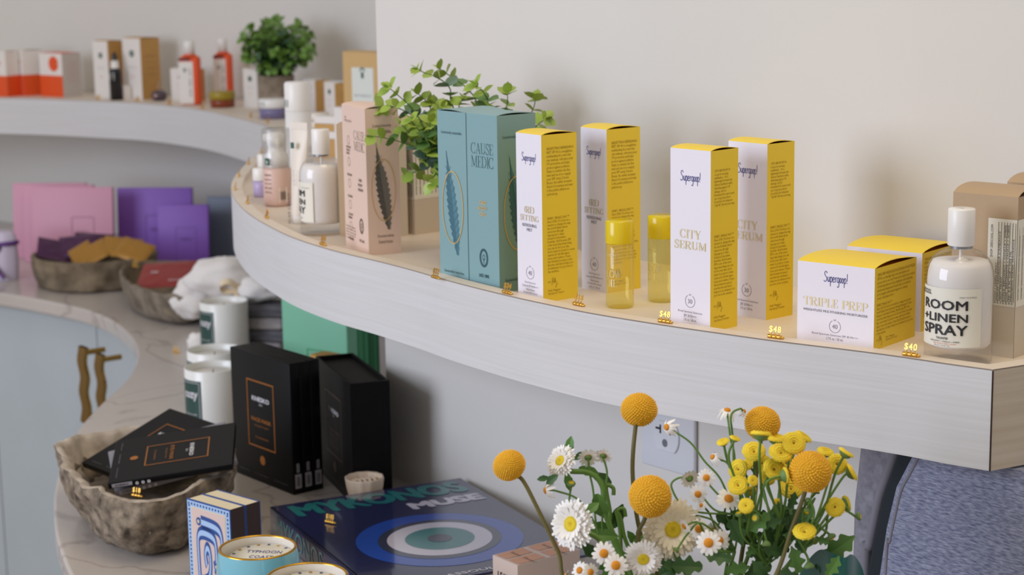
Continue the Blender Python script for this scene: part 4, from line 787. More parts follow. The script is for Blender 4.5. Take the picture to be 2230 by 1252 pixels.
# stone bowls
STONE = mat('rough_grey_stone', '#a2937f', .95, col2='#3f342b', vscale=60, bump=.9, bscale=110); STONEW = mat('pale_worn_stone', '#cbbfb0', .85, col2='#9d8f80', vscale=50, bump=.35, bscale=120)
def stone_bowl(label, rim, zb, zr, base_c, bs, thick, seed, m_out=STONE, m_in=STONEW, namp=.006, zvar=.006, floor_h=.025, group=None, bulge=1.0):
    t = thing('stone_bowl', label, 'bowl', (base_c.x, base_c.y, zb), 0, group); R = catmull(rim, 9, True); n = len(R); rings = []
    for q, s in [(0., bs*.86), (.05, bs)]+[(q_, bs+(1-bs)*(1-(1-q_)**1.9)*(bulge if q_ < .8 else 1)) for q_ in (.14, .23, .32, .41, .5, .6, .7, .8, .9, .96)]+[(1., .99)]:
        ring = []
        for p in R:
            b = Vector((p.x-base_c.x, p.y-base_c.y, 0)); z = (zr-zb)*q
            v = b*s; nz = noise.noise(Vector((p.x*22+seed, p.y*22, z*30)))+.6*noise.noise(Vector((p.x*60+seed, p.y*60, z*70)))+.35*noise.noise(Vector((p.x*160+seed, p.y*160, z*170))); nn = v.normalized()*nz*namp
            zz = z+(noise.noise(Vector((p.x*25+seed, p.y*25, 3.3)))*zvar if q > .8 else 0); ring.append(v+nn+Vector((0, 0, zz)))
        rings.append(ring)
    mb = MB(); mb.loft(rings, m_out, True, True, False); mb.build('outer_shell', t)
    mb = MB(); top = rings[-1]; ins = [top]
    for dz, dd in ((.001, thick*.5), (-.004, thick), (-(zr-zb)*.5, thick*1.5), (-(zr-zb-floor_h), thick*2.6)):
        ins.append([Vector((p.x, p.y, 0))-Vector((p.x, p.y, 0)).normalized()*dd+Vector((0, 0, max(p.z+dz, floor_h)))+Vector((0, 0, noise.noise(Vector((p.x*50+seed, p.y*50, dz*50)))*.0015)) for p in top])
    mb.loft(ins, m_in, True, False, True); mb.build('worn_hollow', t, 'paler worn inside and lip'); return t
zrf = ZC+.083
rim = [at(px, py, zrf) for px, py in ((124, 985), (150, 1030), (215, 1072), (300, 1092), (395, 1078), (462, 1044), (497, 1030), (512, 1000), (490, 965), (410, 935), (300, 928), (205, 938), (145, 958))]
rim = [(p.x, p.y) for p in rim]; bc = at(335, 1150, ZC)
stone_bowl('rough pale-lipped stone bowl in front, holding flat mask boxes', [(a, b, 0) for a, b in rim], ZC, zrf, Vector((sum(a for a, b in rim)/len(rim)+.006, sum(b for a, b in rim)/len(rim)-.012)), .70, .013, 3., bulge=.98, namp=.010, zvar=.008)
def oval_rim(l, r, front, back, z, n=14):
    a, b = at(l[0], l[1], z), at(r[0], r[1], z); c = (a+b)/2; f, k = at(front[0], front[1], z), at(back[0], back[1], z); ry = (k-f).length/2; c = (c+(f+k)/2)/2; rx = (b-a).length/2; an = atan2((b-a).y, (b-a).x); out = []
    for i in range(n):
        th = 2*pi*i/n; x, y = rx*cos(th), ry*sin(th)*(1+.06*sin(3*th)); out.append((c.x+x*cos(an)-y*sin(an), c.y+x*sin(an)+y*cos(an), 0))
    return out, c
STN2 = mat('brown_stone', '#8f8069', .9, col2='#5b4d3e', vscale=30, bump=.4, bscale=70)
z1 = ZC+.066; rm, c1 = oval_rim((68, 553), (332, 555), (205, 569), (215, 530), z1); stone_bowl('brown stone bowl of purple and gold packets near the pink boxes', rm, ZC, z1, Vector((c1.x, c1.y)), .93, .008, 11., STN2, STN2, .004, .004, .02)
z2 = ZC+.066; rm, c2 = oval_rim((266, 604), (455, 590), (345, 646), (385, 562), z2); stone_bowl('smaller grey stone bowl holding a dark red packet', rm, ZC, z2, Vector((c2.x, c2.y)), .8, .008, 17., mat('grey_brown_stone', '#95897a', .9, col2='#655b4e', vscale=34, bump=.4, bscale=80), STN2, .004, .006, .02)
def packet(label, p, rx, ry, rz, L, Wd, th, m, group, name='tea_packet', txt=None):
    t = tag(None or thing(name, label, 'packet', p, 0, group), None, None); t.rotation_euler = (rx, ry, rz); mb = MB(); n = 12; top = []; bot = []
    for j in range(n+1):
        for i in range(n+1):
            u_, v_ = i/n-.5, j/n-.5; h_ = th*(max(0, (1-(2*u_)**4))*max(0, (1-(2*v_)**4)))**.6*(.8+.5*noise.noise(Vector((u_*5+p[0]*30, v_*5, p[1]*9)))); e_ = .0006*sin(i*3.1)
            top.append((u_*L, v_*Wd, h_+e_)); bot.append((u_*L, v_*Wd, -h_*.5+e_))
    q = [(j*(n+1)+i, j*(n+1)+i+1, (j+1)*(n+1)+i+1, (j+1)*(n+1)+i) for j in range(n) for i in range(n)]
    mb.add(top, q, m, True); mb.add(bot, [tuple(reversed(f)) for f in q], m, True)
    if txt:
        for s, x, y, h_ in txt: vs, fs = glyphs(s); x0 = min(v[0] for v in vs); k = h_; mb.add([(x+(a-x0)*k, y+b*k, th*1.25) for a, b in vs], fs, LETW)
    mb.build('wrapper', t); return t
PURP = mat('purple_foil_wrapper', '#4a2148', .35, .2); GOLDW = mat('gold_foil_wrapper', '#a8782c', .4, .25); REDW = mat('dark_red_wrapper', '#8a2c28', .4)
for i, (px, py, dz, a, b, rz) in enumerate(((125, 545, .070, .5, .25, .3), (165, 535, .078, .6, -.1, -.1), (205, 530, .074, .55, .1, .2))):
    p = at(px, py, ZC+dz); packet(('leftmost', 'middle', 'rearmost')[i]+' purple packet in the brown stone bowl', p, R_(38), b, rz, .085, .06, .006, PURP, 'purple packets')
for i, (px, py, dz, b, rz) in enumerate(((178, 553, .070, -.5, .2), (208, 548, .076, -.45, .15), (262, 538, .084, .1, -.15), (292, 545, .080, .25, -.3))):
    p = at(px, py, ZC+dz); packet(('leftmost', 'second from left', 'largest looking, topmost', 'rightmost')[i]+' gold packet in the brown stone bowl', p, R_(35), b, rz, (.05, .05, .085, .075)[i], .058, .006, GOLDW, 'gold packets')
p = at(362, 598, ZC+.074); packet('dark red packet with white lettering lying in the smaller stone bowl', p, R_(26), R_(-4), R_(-6), .108, .085, .005, REDW, None, txt=(('tea', -.03, .0, .012), ('bloom tea', .012, -.03, .008)))
for px, py, dz, l in ((383, 768, 0, 'tiny gold price clip lying on the marble near the candles'), (294, 582, .066, 'gold price clip on the rim of the smaller stone bowl'), (331, 546, .066, 'gold price clip on the right rim of the brown stone bowl'), (297, 1082, .081, 'gold price clip on the lip of the front stone bowl')):
    p = at(px, py, ZC+dz); clip(p, R_(-30), '$18', l)
# leaning pink, purple and slate boxes
def panel(label, lx, rx, ytop, ybot, cm, group, dep=.014, lean=6, fr=True, name='gift_box', cat='box', fx=.0, fw=.27):
    a, b = at(lx, ybot, ZC), at(rx, ybot, ZC); yw = atan2((b-a).y, (b-a).x); w_ = (b-a).length; c = (a+b)/2; h_ = hgt(c, ytop)
    t = thing(name, label, cat, (c.x, c.y, ZC), yw, group); t.rotation_euler = (R_(-lean), 0, yw); mb = MB(); mb.box(-w_/2, 0, 0, w_/2, dep, h_, cm, .0012)
    if fr:
        o = []; f = []; A, B_, D, E = fx*w_-fw*w_/2, fx*w_+fw*w_/2, h_*.02, h_*.62; e_ = w_*.012; dk_ = mat(cm.name+'_emboss', '#000000', .6); bc_ = cm.node_tree.nodes['Principled BSDF'].inputs[0].default_value; dk_.node_tree.nodes['Principled BSDF'].inputs[0].default_value = tuple(x*.62 for x in bc_[:3])+(1,)
        for p_, q_ in (((A, D), (A, E)), ((A, E), (B_, E)), ((B_, E), (B_, D))): ribbon([p_, q_], lambda x, y: e_, o, f)
        at2d(mb, o, f, dk_, 0, 0, Matrix(), .0004); text(mb, 'KNESKO', dk_, fx*w_, h_*.4, h=h_*.05, w=fw*w_*.6, eps=.0004, bold=.03)
    mb.build('box_shell', t); return t
PINK = mat('pink_card', '#d79bb2', .5); PURC = mat('violet_card', '#8a5cc0', .5); SLATE = mat('slate_blue_card', '#7b8596', .5)
panel('rearmost pink box with its left edge showing, leaning on the far wall', 31, 190, 400, 562, PINK, 'pink boxes', fr=False)
panel('middle pink box between two others on the back of the counter', 54, 206, 404, 570, PINK, 'pink boxes', fr=False)
panel('front pink box with a framed label on the back of the counter', 72, 248, 409, 579, PINK, 'pink boxes', fx=.13)
panel('taller purple box behind a shorter purple one', 258, 420, 410, 566, PURC, 'purple boxes', fx=.02)
panel('shorter front purple box with a framed label', 345, 455, 447, 576, PURC, 'purple boxes', fx=.06, fw=.4)
panel('slate blue box standing right of the purple boxes', 453, 560, 429, 562, SLATE, None, fr=False)
# green boxes
GRN = mat('mint_green_card', '#7fc3a2', .5); GRNM = mat('mid_green_card', '#3f9a68', .5); GRND = mat('dark_green_card', '#1f6a40', .5)
gl, gm = at(617, 868, ZC), at(757, 890, ZC); yw = atan2((gm-gl).y, (gm-gl).x); vv = Vector((-sin(yw), cos(yw), 0)); wq = (gm-gl).length; uu = Vector((cos(yw), sin(yw), 0))
for i, (m, l) in enumerate(((GRN, 'mint green box with an embossed frame, frontmost of the green boxes'), (GRNM, 'mid green box directly behind the mint green one'), (GRND, 'dark green box rearmost of the three green boxes'))):
    c = (gl+gm)/2+vv*(.004+.0275*i)+uu*.0; t = thing('gift_box', l, 'box', (c.x, c.y, ZC), yw, 'green boxes by the wall corner'); mb = MB(); mb.box(-wq/2, 0, 0, wq/2, .026, .195, m, .0015)
    if i == 0:
        o = []; f = []
        for p_, q_ in (((-.03, .165), (.06, .15)), ((-.015, .03), (-.015, .085)), ((-.015, .085), (.035, .085)), ((.035, .085), (.035, .03))): ribbon([p_, q_], lambda x, y: .0018, o, f)
        at2d(mb, o, f, GRNM, 0, 0, Matrix(), .0004)
    else: mb.add([(wq/2+.0004, .012+p[0]*.003, p[1]) for p in ((0, 0), (1, 0), (1, .19), (0, .19))], [(0, 1, 2, 3)], GRND if i == 1 else GRNM)
    mb.build('box_shell', t)
# candles in white tumblers
WAX = mat('candle_wax', '#f3efe9', .5, sss=.3); TUMB = mat('milk_white_tumbler', '#ecece8', .25, sss=.1); LBLG = mat('dark_green_label', '#21463f', .45)
def tumbler(p, R, H, label, rz=0., first=[None]):
    if first[0]: return dup(first[0], p, rz, label)
    t = thing('candle', label, 'candle', p, rz, 'white tumbler candles with dark green labels'); mb = MB(); mb.lathe([(R*.97, .012), (R, .016), (R, H-.001), (R-.001, H), (R-.0022, H-.001), (R-.0022, H*.84)], TUMB, 48); mb.build('glass_wall', t)
    mb = MB(); mb.lathe([(0, .0003), (R*.92, .0003), (R*.96, .003), (R*.97, .0119), (0, .0119)], mat('smoky_glass_base', '#8f877c', .1, coat=.5), 48); mb.build('thick_base', t); mb = MB(); mb.lathe([(0, .0125), (R-.0024, .0125), (R-.0024, H*.9), (0, H*.905)], WAX, 40); mb.build('wax', t)
    mb = MB(); mb.tube([(0, 0, H*.9), (.001, 0, H*.95)], .0008, BLK, 6); mb.build('wick', t); mb = MB(); mb.warp = wrapR(R); n = 16; A = R*.62
    mb.strip([(-A+2*A*i/n, -.0003, H*.14) for i in range(n+1)], [(-A+2*A*i/n, -.0003, H*.86) for i in range(n+1)], LBLG); o = []; f = []
    for p_, q_ in (((-A*.88, H*.17), (-A*.88, H*.83)), ((A*.88, H*.17), (A*.88, H*.83))): ribbon([p_, q_], lambda x, y: .0007, o, f)
    for k in range(12): ribbon([(-A*.88+A*1.76*k/12, H*.83), (-A*.88+A*1.76*(k+1)/12, H*.83)], lambda x, y: .0007, o, f)
    mb.add([(a, -.0007, b) for a, b in o], f, LETW); text(mb, 'cozy', LETW, A*.2, H*.56, h=.013, w=.03, eps=.0008, bold=.03); text(mb, 'fig + cedar wax candle', LETW, A*.1, H*.34, h=.0035, w=.03, eps=.0008); mb.warp = None; mb.build('paper_label', t); first[0] = t; return t
def cand(px, py, label, rz): a = at(px, py, ZC); return tumbler((a.x, a.y, ZC), .0418, .1, label, rz)
cand(492, 776, 'white tumbler candle standing farthest back before the white pouches', R_(-52)); cand(470, 941, 'white tumbler candle right behind the flat mask boxes', R_(-52)); cand(473, 898, 'white tumbler candle mostly hidden between the two other tumblers', R_(-60))
# fabric pouches
COT = mat('white_cotton', '#e9e4e0', .9, bump=.15, bscale=60, sheen=.3); RIB = mat('cream_ribbon', '#ecd9b8', .5)
def pouch(label, px, py, zz, rad, squash, seed, bow=None, rz=0.):
    p = at(px, py, ZC); p.z += zz; t = thing('fabric_pouch', label, 'pouch', (p.x, p.y, p.z), rz, 'white cotton pouches behind the candles'); mb = MB(); rings = []; nu, nv = 36, 22
    for j in range(nv+1):
        a = -pi/2+pi*j/nv; ring = []
        for k in range(nu):
            th = 2*pi*k/nu; d = Vector((cos(a)*cos(th), cos(a)*sin(th), sin(a))); r = 1+.22*noise.noise(d*1.6+Vector((seed, 0, 0)))+.09*noise.noise(d*4.5+Vector((0, seed, 0)))+.03*noise.noise(d*11)
            if j in (0, nv): r = 1
            ring.append((d.x*rad*squash[0]*r, d.y*rad*squash[1]*r, (d.z*r)*rad*squash[2]+rad*squash[2]*.92))
        rings.append(ring)
    mb.loft(rings, COT); mb.build('cotton_body', t)
    if bow:
        mb = MB(); c = Vector(bow)
        for sg in (-1, 1):
            lp = catmull([(0, 0, 0), (sg*.02, -.006, .016), (sg*.036, -.006, .012), (sg*.03, -.004, -.002), (0, 0, 0)], 5); n_ = len(lp)
            mb.strip([c+q-Vector((0, .006, .003)) for q in lp], [c+q+Vector((0, .006, .006)) for q in lp], RIB)
            tl = catmull([(0, -.004, 0), (sg*.008, -.012, -.02), (sg*.014+.0, -.014, -.05)], 6); mb.strip([c+q-Vector((.008, 0, 0)) for q in tl], [c+q+Vector((.008, 0, 0)) for q in tl], RIB)
        mb.ball(c, (.007, .006, .006), RIB, 10, 6); mb.build('ribbon_bow', t, 'cream satin bow')
    return t
pouch('biggest white cotton pouch, topped with a cream ribbon bow', 496, 715, .062, .066, (1.1, .8, .60), 2.3, (.035, -.052, .02))
pouch('white cotton pouch bulging left beside the dark red packet', 426, 712, .022, .040, (1.05, .8, .95), 5.1)
pouch('white cotton pouch peeking right of the farthest candle, on folded cloths', 576, 760, .0872, .038, (1.1, .8, .62), 8.7)
pouch('smallest white cotton pouch low at the left of the farthest candle', 434, 765, .0, .022, (1., .8, .8), 12.2)
CLG = mat('charcoal_stripe_cloth', '#77757a', .9, col2='#4c4b52', vscale=26, stretch=(1, 1, 5), bump=.2, bscale=90); CLW = mat('pale_stripe_cloth', '#b9b2ae', .9, col2='#7f7a7e', vscale=22, stretch=(1, 1, 4), bump=.2, bscale=90)
p = at(576, 762, ZC)
for i, (m, l) in enumerate(((CLW, 'lowest'), (CLG, 'middle'), (CLW, 'upper'), (CLG, 'top'))):
    t = thing('folded_cloth', l+' folded grey cloth of the pile behind the candles', 'cloth', (p.x+.004*sin(i*2), p.y, ZC+.0215*i), R_(-20+5*i), 'folded grey cloths'); mb = MB(); mb.box(-.05, -.035, .0002, .05, .035, .021, m, .006); mb.build('cloth_fold', t)
# gift bag at the left edge
p = at(2, 606, ZC); t = thing('gift_bag', 'white and purple bag with a hanging tag at the left picture edge', 'bag', (p.x, p.y, ZC), R_(-35)); mb = MB(); BAGM = mat('lilac_white_satin', '#c9bfd2', .5); BP = mat('deep_purple_trim', '#5b2c78', .45)
rings = []
for q, s, lean in ((0, 1, 0), (.02, 1.02, 0), (.35, 1.06, .002), (.7, .95, .006), (.92, .8, .012), (1.0, .62, .012)):
    rings.append([(.045*s*cos(2*pi*k/24)*(1+.05*sin(5*2*pi*k/24))+lean, .03*s*sin(2*pi*k/24), .105*q+.0003) for k in range(24)])
mb.loft(rings, BAGM); mb.build('bag_body', t); mb = MB(); mb.tube([(.048*cos(2*pi*k/24)*.92+.006, .03*sin(2*pi*k/24)*.94, .078+.004*cos(2*pi*k/24)) for k in range(25)], .005, BP, 8); mb.tube(catmull([(.034, -.024, .075), (.02, -.034, .045), (.045, -.028, .008)], 6), .004, BP, 8); mb.build('purple_cord', t)
mb = MB(); mb.M = Matrix.Translation((.02, -.034, .012)) @ Matrix.Rotation(R_(-14), 4, 'Y'); mb.box(-.012, -.001, 0, .012, 0, .055, LAB); text(mb, 'N', GREYI, 0, .024, h=.008, eps=.0014); mb.build('hanging_tag', t)
# big flat book
bA = Vector((-.29871, 2.18133)); bu = Vector((cos(R_(25.93)), sin(R_(25.93)))); BWd, BL, BH = .255, .345, abs(ZC-ZB_)
bv = Vector((bu.y, -bu.x)); c = bA+bu*BWd/2+bv*BL/2
t = thing('coffee_table_book', 'large dark blue book with an evil-eye cover lying on the counter', 'book', (c.x, c.y, ZC), R_(25.93)); NB = mat('navy_gloss_cover', '#2b2f55', .12, coat=.6); TEALI = mat('teal_cover_ink', '#2f7d7f', .14, coat=.5); BLUI = mat('cobalt_cover_ink', '#2e53b0', .14, coat=.5); WHI = mat('pale_cover_ink', '#d6d0dd', .14, coat=.5); NAV2 = mat('dark_slate_cover_ink', '#3d4258', .14, coat=.5)
W, L = BWd/2, BL/2; mb = MB(); ct_ = .003
mb.box(-W, -L, 0, W, L, ct_, NB, .0012); mb.box(-W, -L, BH-ct_, W, L, BH, NB, .0012); mb.box(-W, -L, 0, -W+.004, L, BH, NB, .0012)
TOP = Matrix(((1, 0, 0, -W), (0, 0, 1, L), (0, -1, 0, BH), (0, 0, 0, 1)))    # x along su, z(up on page) -> toward the head edge
def onc(vs, fs, m, e_, fl=False): mb.add([(-W+a, L-b, BH+e_) for a, b in vs], [tuple(reversed(f)) for f in fs] if fl else fs, m)
def disc(cx, cy, r, m, e_, wob=0): onc([(cx+r*(1+wob*sin(2*a_+.6))*cos(a_), cy-r*(1+wob*sin(2*a_+.6))*sin(a_)) for a_ in [2*pi*k/64 for k in range(64)]], [tuple(range(64))], m, e_)
for r, m, e_, w_ in ((.096, BLUI, .0003, 0), (.071, NAV2, .0005, .02), (.0605, WHI, .0007, .02), (.040, TEALI, .0009, .02), (.0142, NAV2, .0011, 0)): disc(.131, .2145, r, m, e_, w_)
def cover_text(s, m, x0, x1, y0, y1, bold, e_=.0004):
    vs, fs = glyphs(s, 0, 3); a0 = min(v[0] for v in vs); a1 = max(v[0] for v in vs); b0 = min(v[1] for v in vs); b1 = max(v[1] for v in vs)
    for dx, dy in ((-bold, 0), (bold, 0), (0, bold), (0, -bold), (bold, bold), (-bold, -bold)): e_ += 2.5e-5; onc([(x0+(a-a0)/(a1-a0)*(x1-x0)+dx, y1-(b-b0)/(b1-b0)*(y1-y0)+dy) for a, b in vs], fs, m, e_)
cover_text('MYKONOS', TEALI, .020, .240, .014, .056, .0026); cover_text('MUSE', WHI, .151, .243, .0735, .0965, .0022); cover_text('ASSOULINE', WHI, .085, .168, .331, .338, .0004)
mb.build('cover', t)
mb = MB(); mb.box(-W+.0045, -L+.004, ct_, W-.004, L-.004, BH-ct_, mat('page_block', '#e9e4da', .7)); mb.build('page_block', t)
mb = MB(); SP = Matrix(((0, -1, 0, -W), (-1, 0, 0, L), (0, 0, 1, 0), (0, 0, 0, 1))); SP = Matrix(((0, 1, 0, -W-.0004), (-1, 0, 0, L), (0, 0, 1, 0), (0, 0, 0, 1)))
vs, fs = glyphs('MYKONOS', 0, 3); place2d(mb, vs, fs, TEALI, .105, BH*.14, h=BH*.72, w=.16, M=SP, eps=.0002); vs, fs = glyphs('MUSE', 0, 3); place2d(mb, vs, fs, WHI, .245, BH*.14, h=BH*.5, w=.08, M=SP, eps=.0002)
mb.build('spine_lettering', t, 'teal and white spine lettering')
p = at(718, 1140, ZB_); clip((p.x, p.y, ZB_+.0003), R_(-35), '$105', 'gold $105 price clip lying on the blue book cover')
# blush carton on the book
BLP = mat('blush_print_peach', '#e0a98a', .5); BLC = mat('pale_blush_card', '#e8d2c6', .5)
zt_ = ZB_+.030
L_, M_, Q_ = at(1073, 1208.5, zt_), at(1127, 1231.5, zt_), at(1262, 1196, zt_); ya = atan2((M_-L_).y, (M_-L_).x); wq = (M_-L_).length; dq = (Q_-M_).length
def pr_bl(mb, F, Rr, w_, d_, h_):
    text(mb, 'LEAVE', INK, -w_*.02, h_*.2, h=h_*.28, w=w_*.56, M=F, bold=.03)
    for i in range(2):
        for j in range(2):
            if (i+j) % 2 == 0 or True: mb.add([(-w_/2+w_*(.04+.5*i)+a*w_*.42, -d_/2+d_*(.04+.5*j)+b*d_*.42, h_+.0004) for a, b in ((0, 0), (1, 0), (1, 1), (0, 1))], [(0, 1, 2, 3)], BLP)
            vs, fs = glyphs(('Sealed', 'Devoted')[i]); mb.add([(-w_/2+w_*(.14+.5*i)+(a)*.006, -d_/2+d_*(.22+.5*j)+b*.006, h_+.0008) for a, b in vs], fs, BTXT)
u_ = Vector((cos(ya), sin(ya))); v_ = Vector((-sin(ya), cos(ya))); cc = Vector((M_.x, M_.y))-u_*wq/2+v_*dq/2
t = thing('blush_carton', 'blush carton lettered LEAVE at the lower end of the blue book', 'box', (cc.x, cc.y, ZB_+.0013), ya); mb = MB(); mb.box(-wq/2, -dq/2, 0, wq/2, dq/2, .0287, BLC); pr_bl(mb, Matrix.Translation((0, -dq/2, 0)), faceR(wq, dq), wq, dq, .0287); mb.build('carton', t)
# cups
CUPB = mat('sky_blue_glaze', '#7fbfd0', .12, coat=.6); CUPI = mat('white_glaze', '#eee8de', .2, coat=.3); CUPG = mat('gold_lustre_rim', '#c9962c', .25, .8); NAVG = mat('navy_glaze_motif', '#14286e', .15, coat=.5)
def cup(c, R, H, label, rz, first=[None]):
    if first[0]: return dup(first[0], c, rz, label)
    t = thing('ceramic_cup', label, 'cup', c, rz, 'sky blue ceramic cups with gold rims'); mb = MB(); prof = [(0, .0003), (R*.62, .0003), (R*.72, .004), (R*.95, H*.25), (R*1.07, H*.55), (R*1.08, H*.78), (R*1.04, H*.92), (R*1.005, H*.985)]
    mb.lathe(prof, CUPB, 64)
    def WR(p): z = p.z/H; r = R*(1.07 if z < .55 else 1.075-.07*max(0, (z-.7)/.3)**1.5)+.0006-p.y; a_ = p.x/R; return Vector((r*sin(a_), -r*cos(a_), p.z))
    mb.warp = WR; n = 40
    def eye(r0, r1, m, e_): 
        vs = []; fs = []
        for k in range(n): a_ = 2*pi*k/n; vs += [(r0*cos(a_), -e_, H*.5+r0*sin(a_)*.95), (r1*cos(a_), -e_, H*.5+r1*sin(a_)*.95)]
        for k in range(n): fs.append((2*k, 2*k+1, (2*k+3) % (2*n), (2*k+2) % (2*n)))
        mb.add(vs, fs, m)
    eye(.026, .036, NAVG, .0002); eye(.0, .013, NAVG, .0004)
    for k in range(48): a_ = 2*pi*k/48; o = []; f = []; ribbon([(.016*cos(a_), .016*sin(a_)), (.024*cos(a_), .024*sin(a_))], lambda x, y: .0006, o, f); mb.add([(a, -.0004, H*.5+b*.95) for a, b in o], f, NAVG)
    mb.warp = None; mb.build('cup_body', t); mb = MB(); mb.lathe([(R*.93, H*.985), (R*.935, H*.85), (R*.9, H*.5), (0, H*.5)], CUPI, 64); mb.build('white_inside', t)
    mb = MB(); mb.lathe([(R*1.005, H*.983), (R*1.0, H*.995), (R*.968, H), (R*.935, H*.995), (R*.93, H*.983)], CUPG, 64); mb.build('gold_rim', t)
    mb = MB(); mb.M = Matrix.Translation((.003, .001, H*.875)) @ Matrix.Rotation(R_(5), 4, 'X'); mb.lathe([(0, 0), (R*.84, 0), (R*.84, .0016), (0, .0016)], LAB, 48)
    T_ = Matrix(((1, 0, 0, 0), (0, 0, -1, 0), (0, 1, 0, .0018), (0, 0, 0, 1)))
    for i in range(36):
        a_ = 2*pi*i/36
        if i % 2: mb.add([(R*.74*cos(a_+d)*1.0 if q == 0 else R*.82*cos(a_+d), (R*.74 if q == 0 else R*.82)*sin(a_+d), .0019) for q, d in ((0, -.05), (1, -.05), (1, .05), (0, .05))], [(0, 1, 2, 3)], NAVG if i % 4 == 1 else CUPG)
    for i, (s, h_, b_) in enumerate((('TYPHOON', .007, .009), ('COAST', .007, -.004), ('scented candle', .0035, -.014))):
        vs, fs = glyphs(s); x0 = min(v[0] for v in vs); x1 = max(v[0] for v in vs); k = h_/.72; mb.add([((a-(x0+x1)/2)*k*.8, b_+b*k, .002) for a, b in vs], fs, NAVY)
    mb.build('round_card', t, 'white lettered card disc inside the cup'); first[0] = t; return t
cup((-.2634, 1.823, ZC), .0398, .103, 'sky blue cup with gold rim behind its twin', R_(-8)); cup((-.2035, 1.733, ZC), .0398, .103, 'sky blue cup with gold rim at the bottom picture edge', R_(25))
# matchboxes
MBLU = mat('match_pattern_blue', '#2b4f93', .5); MPAL = mat('pale_blue_card', '#a9c6ea', .5); MSKIN = mat('dusty_pink_card', '#dcc3bb', .5); MTOP = mat('cream_match_card', '#e6d8b6', .6); STRK = mat('striker_brown', '#3a2b2c', .7)
WM, DM, HM = .0735, .0214, .103; ym = R_(-41.5); um = Vector((cos(ym), sin(ym))); vm = Vector((-sin(ym), cos(ym))); MM = Vector((-.3103, 1.9481))
for i in range(2):
    c = MM-um*WM/2+vm*(DM+.0006)*(i+.5); t = thing('matchbox', ('tall matchbox with a blue coiled pattern facing front', 'second tall matchbox standing behind the patterned one')[i], 'matchbox', (c.x, c.y, ZC), ym, 'tall matchboxes'); W, D = WM/2, DM/2
    mb = MB(); mb.box(-W, -D, 0, W, -D+.0012, HM, MBLU); mb.box(-W, D-.0012, 0, W, D, HM, MBLU); mb.box(W-.0012, -D+.0012, 0, W, D-.0012, HM, STRK); mb.box(-W, -D+.0012, 0, -W+.0012, D-.0012, HM, STRK)
    F = Matrix.Translation((0, -D, 0))
    def rect(x0, y0, x1, y1, m, e_): mb.add([F @ Vector(p) for p in ((x0, -e_, y0), (x1, -e_, y0), (x1, -e_, y1), (x0, -e_, y1))], [(0, 1, 2, 3)], m)
    if i == 0:
        rect(-W*.98, .001, W*.98, HM*.985, MPAL, .0002); rect(-W*.80, .006, W*.80, HM*.925, MTOP, .0004); rect(-W*.77, .007, W*.77, HM*.915, MSKIN, .0006)
        for k in range(14):
            x = -W*.9+W*1.8*k/13; v, f = ring2d(.0006, .0009, .0012, 8); at2d(mb, v, f, MBLU, x, HM*.955, F, .0005)
        for k in range(20):
            for sg in (-1, 1): v, f = ring2d(.0006, .0009, .0012, 8); at2d(mb, v, f, MBLU, sg*W*.89, HM*(.93-.045*k), F, .0005)
        def snake(pts, wd, m, e_):
            o = []; f = []; ribbon(_cm(pts), lambda a, b: wd, o, f); at2d(mb, [lift(v[0]*W, v[1]*HM, v.e) for v in o], [q for q in f], m, 0, 0, F, e_)
        for pts in ([(-.35, .78), (.3, .76), (.55, .7), (.6, .55), (.58, .25), (.4, .14), (.1, .12)], [(-.5, .14), (-.52, .4), (-.5, .6), (-.3, .66), (.15, .64), (.3, .56), (.3, .36), (.18, .3)], [(-.15, .3), (-.2, .42), (-.12, .5), (.0, .46), (.02, .3), (-.1, .16), (-.4, .1)]):
            snake(pts, .15, MBLU, .0008); snake(pts, .06, MPAL, .001)
        for x, y in ((-.45, .78), (.3, .32), (-.02, .12)): v, f = ring2d(.0025, .0032, .003, 18); at2d(mb, v, f, MBLU, x*W, y*HM, F, .0012); v, f = ring2d(.0012, .0015, .0014, 14); at2d(mb, v, f, MTOP, x*W, y*HM, F, .0014)
    mb.build('sleeve', t); mb = MB(); mb.box(-W+.0014, -D+.0014, 0, W-.0014, D-.0014, HM-.0006, MTOP); mb.build('inner_tray', t)
# shell-like dish behind the book
c = Vector((-.1895, 2.2645)); t = thing('shell_dish', 'small cream ridged dish between the book and the tall black box', 'dish', (c.x, c.y, ZC), R_(25)); CRM = mat('cream_ceramic', '#ecd6bd', .4); mb = MB(); hd = at_d(760, 1066, (z3(c, 0)-CAM).dot(_F)+0.0).z-ZC; hd = max(.03, hd)
prof = lambda s, z: [(.024*s*cos(2*pi*k/48)*(1+.03*cos(12*2*pi*k/48)), .0235*s*sin(2*pi*k/48)*(1+.03*cos(12*2*pi*k/48)), z) for k in range(48)]
mb.loft([prof(.6, .0003), prof(.75, hd*.3), prof(.95, hd*.7), prof(1.02, hd*.96), prof(1.0, hd), prof(.93, hd*.97), prof(.86, hd*.8), prof(.5, hd*.45)], CRM, True, True, True); mb.build('dish_body', t)
for k in range(5): mb = MB(); x = -.013+.0065*k; mb.tube([(x, -.014, hd*.6), (x+.001, 0, hd*.9), (x, .014, hd*.86)], .0022, CRM, 8); mb.build('ridge', t)
